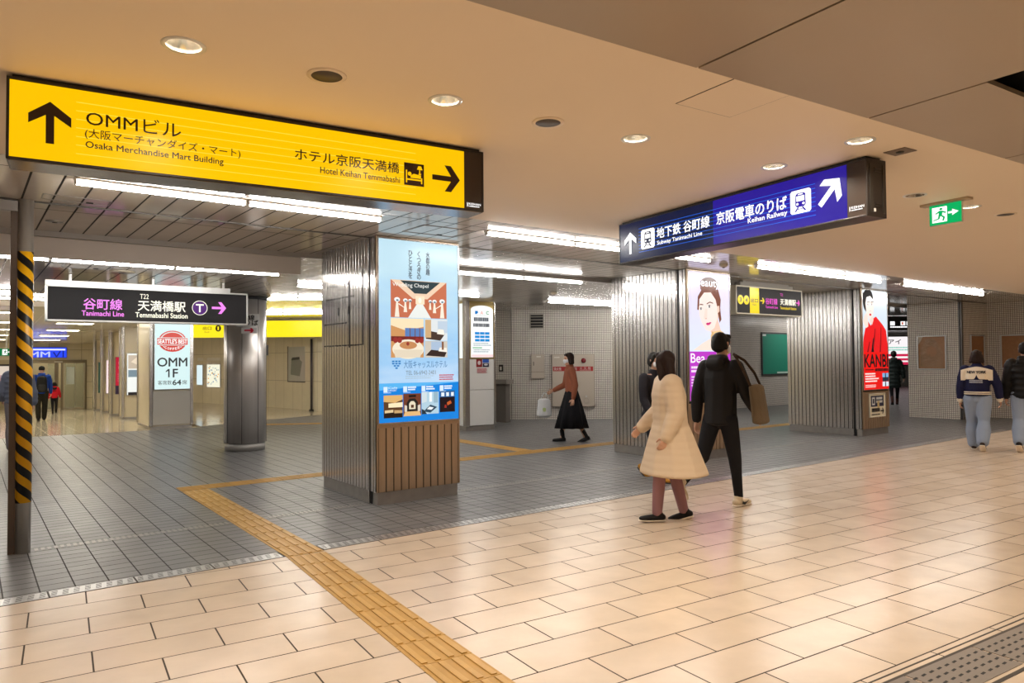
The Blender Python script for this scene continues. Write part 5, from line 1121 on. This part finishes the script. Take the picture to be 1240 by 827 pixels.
    def hair(s, parent, m, style='short'):
        h = s.h; b = Blob()
        b.hull((s.hp(0, -.016, .022), (.050*h, .055*h, .054*h)), (s.hp(0, -.028, -.008), (.047*h, .040*h, .040*h)))
        b.hull((s.hp(-.026, .020, .044), (.020*h, .022*h, .018*h)), (s.hp(.026, .020, .044), (.020*h, .022*h, .018*h)))
        for sd in (-1, 1): b.hull((s.hp(sd*.040, .004, .020), (.011*h, .022*h, .024*h)), (s.hp(sd*.042, -.012, -.012), (.008*h, .018*h, .02*h)))
        if style == 'long':
            b.hull((s.hp(0, -.030, 0), (.050*h, .036*h, .04*h)), (s.hp(0, -.046, -.085), (.052*h, .028*h, .04*h))).hull((s.hp(0, -.046, -.085), (.052*h, .028*h, .04*h)), (s.hp(0, -.062, -.165), (.040*h, .022*h, .03*h)))
            for sd in (-1, 1): b.hull((s.hp(sd*.044, -.002, .0), (.012*h, .026*h, .03*h)), (s.hp(sd*.050, -.022, -.085), (.012*h, .020*h, .03*h)))
        if style == 'bob':
            b.hull((s.hp(0, -.026, 0), (.052*h, .042*h, .04*h)), (s.hp(0, -.030, -.045), (.056*h, .040*h, .026*h)))
            for sd in (-1, 1): b.hull((s.hp(sd*.046, -.004, .0), (.012*h, .026*h, .03*h)), (s.hp(sd*.054, -.010, -.045), (.015*h, .024*h, .022*h)))
        if style == 'bun': b.hull((s.hp(0, -.066, .02), .026*h), (s.hp(0, -.05, .016), .024*h))
        return b.build('hair', m, parent, .008, 3)
    def mask(s, parent):
        h = s.h
        return Blob().hull((s.hp(0, .046, -.018), (.022*h, .016*h, .016*h)), (s.hp(0, .040, -.044), (.024*h, .016*h, .012*h))).hull((s.hp(-.036, .018, -.024), (.008*h, .012*h, .020*h)), (s.hp(.036, .018, -.024), (.008*h, .012*h, .020*h)), (s.hp(0, .046, -.026), (.022*h, .012*h, .020*h))).build('face_mask', flatc((222, 226, 230)), parent, .005, 2)
def person(x, y, z, heading, label):
    return empty('person', (x, y, z), math.radians(heading-90), label, 'person')
def loft(name, rings, m, parent, folds=0, amp=0.0, n=72):
    """Cloth tube through (centre, rx, ry) rings, pleats deepening to the last ring."""
    bm = bmesh.new(); R_ = []
    for k, (c, rx, ry) in enumerate(rings):
        w_ = amp*k/(len(rings)-1); row = []
        for i in range(n):
            t = 2*PI*i/n; f = 1+w_*math.sin(folds*t+.8*math.sin(2*t)); row.append(bm.verts.new((c[0]+rx*f*math.cos(t), c[1]+ry*f*math.sin(t), c[2])))
        R_.append(row)
    for a, b in zip(R_, R_[1:]):
        for i in range(n): bm.faces.new([a[i], a[(i+1) % n], b[(i+1) % n], b[i]]).smooth = True
    bm.faces.new(R_[0][::-1]); bm.faces.new(R_[-1])
    bmesh.ops.recalc_face_normals(bm, faces=bm.faces[:])
    me = bpy.data.meshes.new(name); bm.to_mesh(me); bm.free()
    return link(name, me, m, parent)
def wrap_art(art, name, target, parent, off=.004, dirn=Vector((0, 1, 0))):
    """Lays a flat print on a garment's back by dropping its points onto the cloth."""
    o = art.build(name, parent); bv = BVHTree.FromPolygons([v.co for v in target.data.vertices], [tuple(p.vertices) for p in target.data.polygons])
    for v in o.data.vertices:
        hit = bv.ray_cast(Vector((v.co.x, -1.0, v.co.z)), dirn)
        if hit[0] is not None: v.co.y = hit[0].y-off+v.co.y*1.0
    return o
HAIR_BK = mat('hair_black', (.010, .008, .007), .5, spec=.2, bump=('noise', 60, .3, (1, 1, .15))); HAIR_BR = mat('hair_brown', (.022, .011, .008), .5, spec=.2, bump=('noise', 60, .3, (1, 1, .15)))
cloth = lambda name, rgb, r=.85, b=None: mat(name, lin(*rgb), r, spec=.2, bump=b)
QUILT = ('wave', 9, .35, (1, 1, 1))

# woman in the long beige quilted coat, striding to the left
F1 = Human(1.58, legs=((-7, 6), (20, 16)), arms=((6, 40, 14), (-4, 30, 14)), lean=3, turn=-58, female=True)
r = person(5.20, 4.53, 0, 146, 'person with long dark hair in a long beige quilted coat and dusty pink trousers')
F1.body(r, .0068); F1.eyes(r); F1.hair(r, HAIR_BR, 'long'); F1.trousers(r, cloth('pink_cloth', (150, 112, 116)), .86, 1.0); F1.shoes(r, cloth('shoe_black', (24, 22, 22), .6), flatc((224, 208, 186)))
F1.jacket(r, cloth('coat_beige', (216, 194, 166), .75, ('wave', 5.0, .13, (.5, .5, 1))), -.232, 1.42, 0, False, 1.95, 'coat', .0, True, .012); F1.mask(r)
# man in black jacket walking to the right with a tan bag
M1 = Human(1.77, legs=((14, 3), (-24, 34)), arms=((18, 24, 8), (-12, 12, 9)), lean=2, turn=-6)
r = person(6.05, 4.62, 0, 2, 'person in a black hooded jacket and black trousers with pale trainers, walking to the right')
M1.body(r, .0068); M1.eyes(r); M1.hair(r, HAIR_BK); M1.trousers(r, cloth('trousers_black', (28, 27, 30)), .86, .85); sh_ = M1.shoes(r, cloth('shoe_pale', (206, 188, 160), .6), flatc((232, 222, 206)))
M1.jacket(r, cloth('jacket_black', (30, 28, 28), .7), -.035, 1.02, 0, True, 1.04); M1.mask(r)
a = Art(); a.poly([(-.05, -.02), (.0, -.035), (.06, .0), (.075, .012), (.02, -.008), (-.02, -.005), (-.035, .014)], flatc((22, 20, 20)))
sw_ = a.build('shoe_mark', sh_[0], (M1.ank[0].x+.052, M1.ank[0].y+.03, M1.ank[0].z-.03)); sw_.rotation_euler = (0, 0, PI/2)
bg = empty('shoulder_bag', (6.05, 4.62, 0), math.radians(2-90), 'tan canvas shoulder bag carried by the person in the black hooded jacket', 'bag')
hb = M1.h
TAN = cloth('bag_tan', (108, 94, 76), .8, ('noise', 40, .2, (1, 1, 1)))
Blob().hull((Vector((.40, .10, .88)), (.055, .13, .03)), (Vector((.36, .09, 1.22)), (.042, .12, .03))).build('bag_body', TAN, bg, .010, 3)
q = MB(); q.path([(.36, .0, 1.22), (.31, -.05, 1.38), (.24, -.05, 1.50), (.17, -.0, 1.545), (.24, .08, 1.48), (.32, .12, 1.36), (.36, .17, 1.22)], .013); q.build('strap', cloth('strap_brown', (66, 50, 38)), bg)
# masked man coming toward the camera behind the coat
M2 = Human(1.60, legs=((18, 4), (-14, 20)), arms=((14, 22, 9), (-14, 18, 9)), lean=2, turn=10)
r = person(6.80, 6.20, 0, 262, 'person with white face mask in a black top, mostly hidden behind the beige coat')
M2.body(r); M2.eyes(r); M2.hair(r, HAIR_BK); M2.trousers(r, cloth('trousers_dark', (44, 44, 52)), .9, .9); M2.shoes(r, cloth('shoe_mustard', (176, 120, 30), .6), flatc((60, 54, 50)))
j = M2.jacket(r, cloth('top_black', (34, 32, 38), .75), -.03, .92, 0, False, 1.0, 'top'); M2.mask(r)
# woman with brown top and long black skirt
F2 = Human(1.64, legs=((16, 6), (-12, 10)), arms=((10, 55, 8), (-10, 20, 8)), lean=3, turn=5, female=True)
r = person(8.76, 9.99, 0, 152, 'person in a rust brown top and long black skirt passing the hydrant cabinet')
F2.body(r); F2.eyes(r); F2.hair(r, HAIR_BR, 'bob'); F2.shoes(r, cloth('boot_black', (22, 21, 22), .4), flatc((18, 18, 18)), boot=.07)
F2.jacket(r, cloth('top_rust', (142, 84, 62), .8), .03, .96, 0, False, 1.0, 'top'); F2.mask(r)
h = F2.h; loft('skirt', [((0, 0, F2.hz+.095*h), .074*h, .056*h), ((0, 0, F2.hz+.02*h), .104*h, .080*h), ((0, 0, F2.hz-.15*h), .120*h, .13*h), ((0, .0, F2.hz-.36*h), .135*h, .185*h)], cloth('skirt_black', (24, 24, 28)), r, 9, .09)
bg = empty('shopping_bag', (8.76, 9.99, 0), math.radians(152-90), 'white plastic shopping bag with green print held by the person in the black skirt', 'bag')
hw_ = F2.wr[0]+F2.hd[0]*.1+Vector((.05, .06, -.02))
Blob().hull((hw_+Vector((.02, .02, -.40)), (.09, .15, .05)), (hw_+Vector((.02, .02, -.12)), (.05, .12, .03))).build('bag_body', mat('bag_white', (.62, .64, .66), .4, bump=('noise', 14, .4, (1, 1, 1))), bg, .012, 2)
Blob().hull((hw_+Vector((.03, .03, -.34)), (.092, .10, .045)), (hw_+Vector((.03, .03, -.27)), (.088, .08, .03))).build('print', cloth('bag_green', (170, 188, 130), .5), bg, .012, 2)
q = MB(); q.path([hw_+Vector((.02, -.06, -.11)), hw_+Vector((0, -.01, .01)), hw_+Vector((0, .03, .01)), hw_+Vector((.02, .09, -.11))], .009); q.build('handle', mat('bag_white', (.6, .62, .64), .4), bg)
# person in the dark green long coat, walking away in the right passage
F3 = Human(1.70, legs=((10, 4), (-10, 14)), arms=((-6, 8, 16), (4, 10, 10)), lean=2, female=True)
r = person(23.5, 11.2, 0, 28, 'person in a long dark green quilted coat beside the red poster column')
F3.body(r, .011); F3.hair(r, HAIR_BK, 'bun'); F3.trousers(r, cloth('trousers_black', (28, 27, 30)), .8, .85); F3.shoes(r, cloth('boot_brown', (70, 40, 34), .5), flatc((24, 22, 22)), boot=.08)
F3.jacket(r, cloth('coat_green', (40, 50, 48), .55), -.20, 1.02, 7, True, 1.12, 'coat')
# person in the varsity jacket with sailor collar
M3 = Human(1.60, legs=((-10, 24), (10, 4)), arms=((4, 12, 20), (-4, 12, 10)), lean=1, turn=-8)
r = person(12.94, 4.86, 0, 17, 'person from behind in a navy varsity jacket with cream lettered collar, pale jeans')
M3.body(r, .0085); M3.hair(r, HAIR_BR, 'bob'); JEANS = cloth('jeans_pale', (142, 156, 178), .85, ('noise', 6, .3, (1, 1, .5))); M3.trousers(r, JEANS, 1.16, 1.36, .09); M3.shoes(r, cloth('shoe_brown', (58, 46, 40), .6), flatc((226, 214, 196)))
NAVYC = cloth('jacket_navy', (28, 30, 62), .8); CRC = cloth('collar_cream', (232, 220, 200), .8)
j = M3.jacket(r, NAVYC, .045, 1.14, 0, False, 1.0, 'jacket', .08); h = M3.h
lo = M3.pel+M3.upv*.045*h
loft('waistband', [(lo+Vector((0, 0, .030*h)), .119*h, .088*h), (lo+Vector((0, 0, -.020*h)), .113*h, .084*h)], NAVYC, r)
for dz in (.018, .000): loft('waistband_stripe', [(lo+Vector((0, 0, (dz+.005)*h)), .1195*h, .0885*h), (lo+Vector((0, 0, (dz-.006)*h)), .1185*h, .0878*h)], CRC, r)
for i in range(2): Blob().hull((M3.wr[i].lerp(M3.el[i], .12), .033*h), (M3.wr[i], .029*h)).build('cuff', CRC, r, .008, 2)
zc = lambda t: (M3.pel+M3.upv*t*h).z
a = Art(0, .0)
nx = 24                                      # sailor collar: a fine grid so that it can follow the shoulders
def col_edge(u): return .192+.028*max(0, 1-abs(u)/.2)**2*1.6-(.012 if abs(u) > .7 else 0)
for i in range(nx):
    u0, u1 = -1+2*i/nx, -1+2*(i+1)/nx; nz = 10
    for k in range(nz):
        t00, t01 = col_edge(u0), .318-.035*abs(u0)**1.5; t10, t11 = col_edge(u1), .318-.035*abs(u1)**1.5
        z = lambda lo_, hi_, f: zc(lo_+(hi_-lo_)*f)
        x0, x1 = u0*.136*h, u1*.136*h
        a.poly([(x0, z(t00, t01, k/nz)), (x1, z(t10, t11, k/nz)), (x1, z(t10, t11, (k+1)/nz)), (x0, z(t00, t01, (k+1)/nz))], CRC)
wrap_art(a, 'sailor_collar', j, r, .007)
a = Art(0, .0); a.text('NEW YORK', -.080*h, .080*h, zc(.250), zc(.276), flatc((30, 28, 40)), .06); wrap_art(a, 'lettering', j, r, .012)
a = Art(0, .0); a.bars(-.062*h, .062*h, zc(.150), zc(.186), 2, flatc((165, 168, 180)), .75, .1).ring(.080*h, zc(.205), .016*h, .007*h, flatc((210, 180, 120))); wrap_art(a, 'lettering', j, r, .006)
# person in the black puffer at the right edge
M4 = Human(1.72, legs=((10, 4), (-12, 22)), arms=((4, 14, 12), (-6, 12, 10)), lean=2)
r = person(13.33, 4.32, 0, 14, 'person in a black quilted jacket and pale jeans walking away at the right edge')
M4.body(r, .0085); M4.hair(r, HAIR_BK); M4.trousers(r, JEANS, 1.08, 1.25, .09); M4.shoes(r, cloth('shoe_black', (24, 22, 22), .6), flatc((224, 208, 186))); M4.jacket(r, cloth('puffer_black', (24, 23, 23), .5), -.03, 1.16, 6, True, 1.0)
# person in the blue jacket with the backpack in the passage
M5 = Human(1.64, legs=((9, 4), (-9, 10)), arms=((6, 14, 9), (-6, 12, 9)), lean=2)
r = person(1.52, 26.0, ramp(26.0), 87, 'person in a bright blue jacket and dark knit cap walking away in the passage')
M5.body(r, .011); M5.trousers(r, cloth('trousers_olive', (38, 36, 28)), 1.02, 1.1); M5.shoes(r, cloth('shoe_black', (24, 22, 22), .6)); M5.jacket(r, cloth('jacket_blue', (24, 62, 150), .7), -.02, 1.04, 0, True)
Blob().hull((M5.hp(0, -.012, .028), (.052*M5.h, .058*M5.h, .046*M5.h)), (M5.hp(0, -.018, .012), (.053*M5.h, .057*M5.h, .03*M5.h))).build('knit_cap', cloth('cap_black', (22, 24, 26)), r, .01, 3)
bg = empty('backpack', (1.522, 25.95, ramp(26.0)), math.radians(-3), 'black backpack worn over the bright blue jacket', 'backpack'); pc_ = M5.pel
Blob().hull((pc_+Vector((0, -.20, .06)), (.15, .08, .06)), (pc_+Vector((0, -.19, .42)), (.13, .07, .08))).build('pack_body', cloth('pack_black', (34, 34, 34), .7), bg, .012, 3)
Blob().hull((pc_+Vector((0, -.28, .10)), (.11, .03, .06)), (pc_+Vector((0, -.28, .20)), (.11, .03, .05))).build('front_pocket', cloth('pack_pocket', (44, 44, 44), .6), bg, .012, 2)
# child in red beyond
F4 = Human(1.18, legs=((10, 4), (-10, 12)), arms=((6, 20, 14), (-6, 12, 14)), lean=2, female=True)
r = person(2.28, 32.0, ramp(32.0), 86, 'small person in black and red clothes farther down the passage near the doors')
F4.body(r, .011); F4.hair(r, HAIR_BK, 'bob'); F4.trousers(r, cloth('trousers_black', (28, 27, 30)), .9, .9); F4.shoes(r, cloth('shoe_black', (24, 22, 22), .6)); F4.jacket(r, cloth('jacket_red', (190, 24, 40), .7), -.02, 1.08, 0, False)
Blob().hull((F4.pel+F4.upv*.2*1.18, (.125, .095, .06)), (F4.pel+F4.upv*.30*1.18, (.12, .075, .03))).build('shawl', cloth('shawl_black', (26, 24, 28)), r, .012, 3)
# person in the grey coat behind the striped post
F5 = Human(1.62, legs=((12, 4), (-8, 8)), arms=((-6, 10, 12), (4, 45, 12)), lean=2, female=True)
r = person(.545, 15.3, 0, 84, 'person in a blue grey quilted jacket and grey trousers half hidden by the striped post')
F5.body(r, .010); F5.hair(r, mat('hair_auburn', (.06, .022, .014), .4), 'long'); F5.trousers(r, cloth('trousers_grey', (128, 122, 126)), 1.08, 1.25, .0); F5.shoes(r, cloth('shoe_grey', (90, 86, 84), .6)); F5.jacket(r, cloth('coat_grey', (112, 118, 136), .7), -.03, 1.18, 6, False)
bg = empty('tote_bag', (.545, 15.3, 0), math.radians(-6), 'black tote bag held by the person in the blue grey jacket', 'bag'); hw_ = F5.wr[1]+F5.hd[1]*.1
hw_ = Vector((-.30, .02, F5.hz-.08))
Blob().hull((hw_+Vector((0, 0, -.46)), (.055, .17, .03)), (hw_+Vector((0, 0, -.16)), (.04, .15, .02))).build('bag_body', cloth('tote_black', (22, 21, 22), .6), bg, .011, 2)
q = MB(); q.path([hw_+Vector((0, -.1, -.15)), hw_+Vector((0, -.05, .03)), hw_+Vector((0, .05, .03)), hw_+Vector((0, .1, -.15))], .012); q.build('handle', cloth('tote_black', (22, 21, 22), .6), bg)
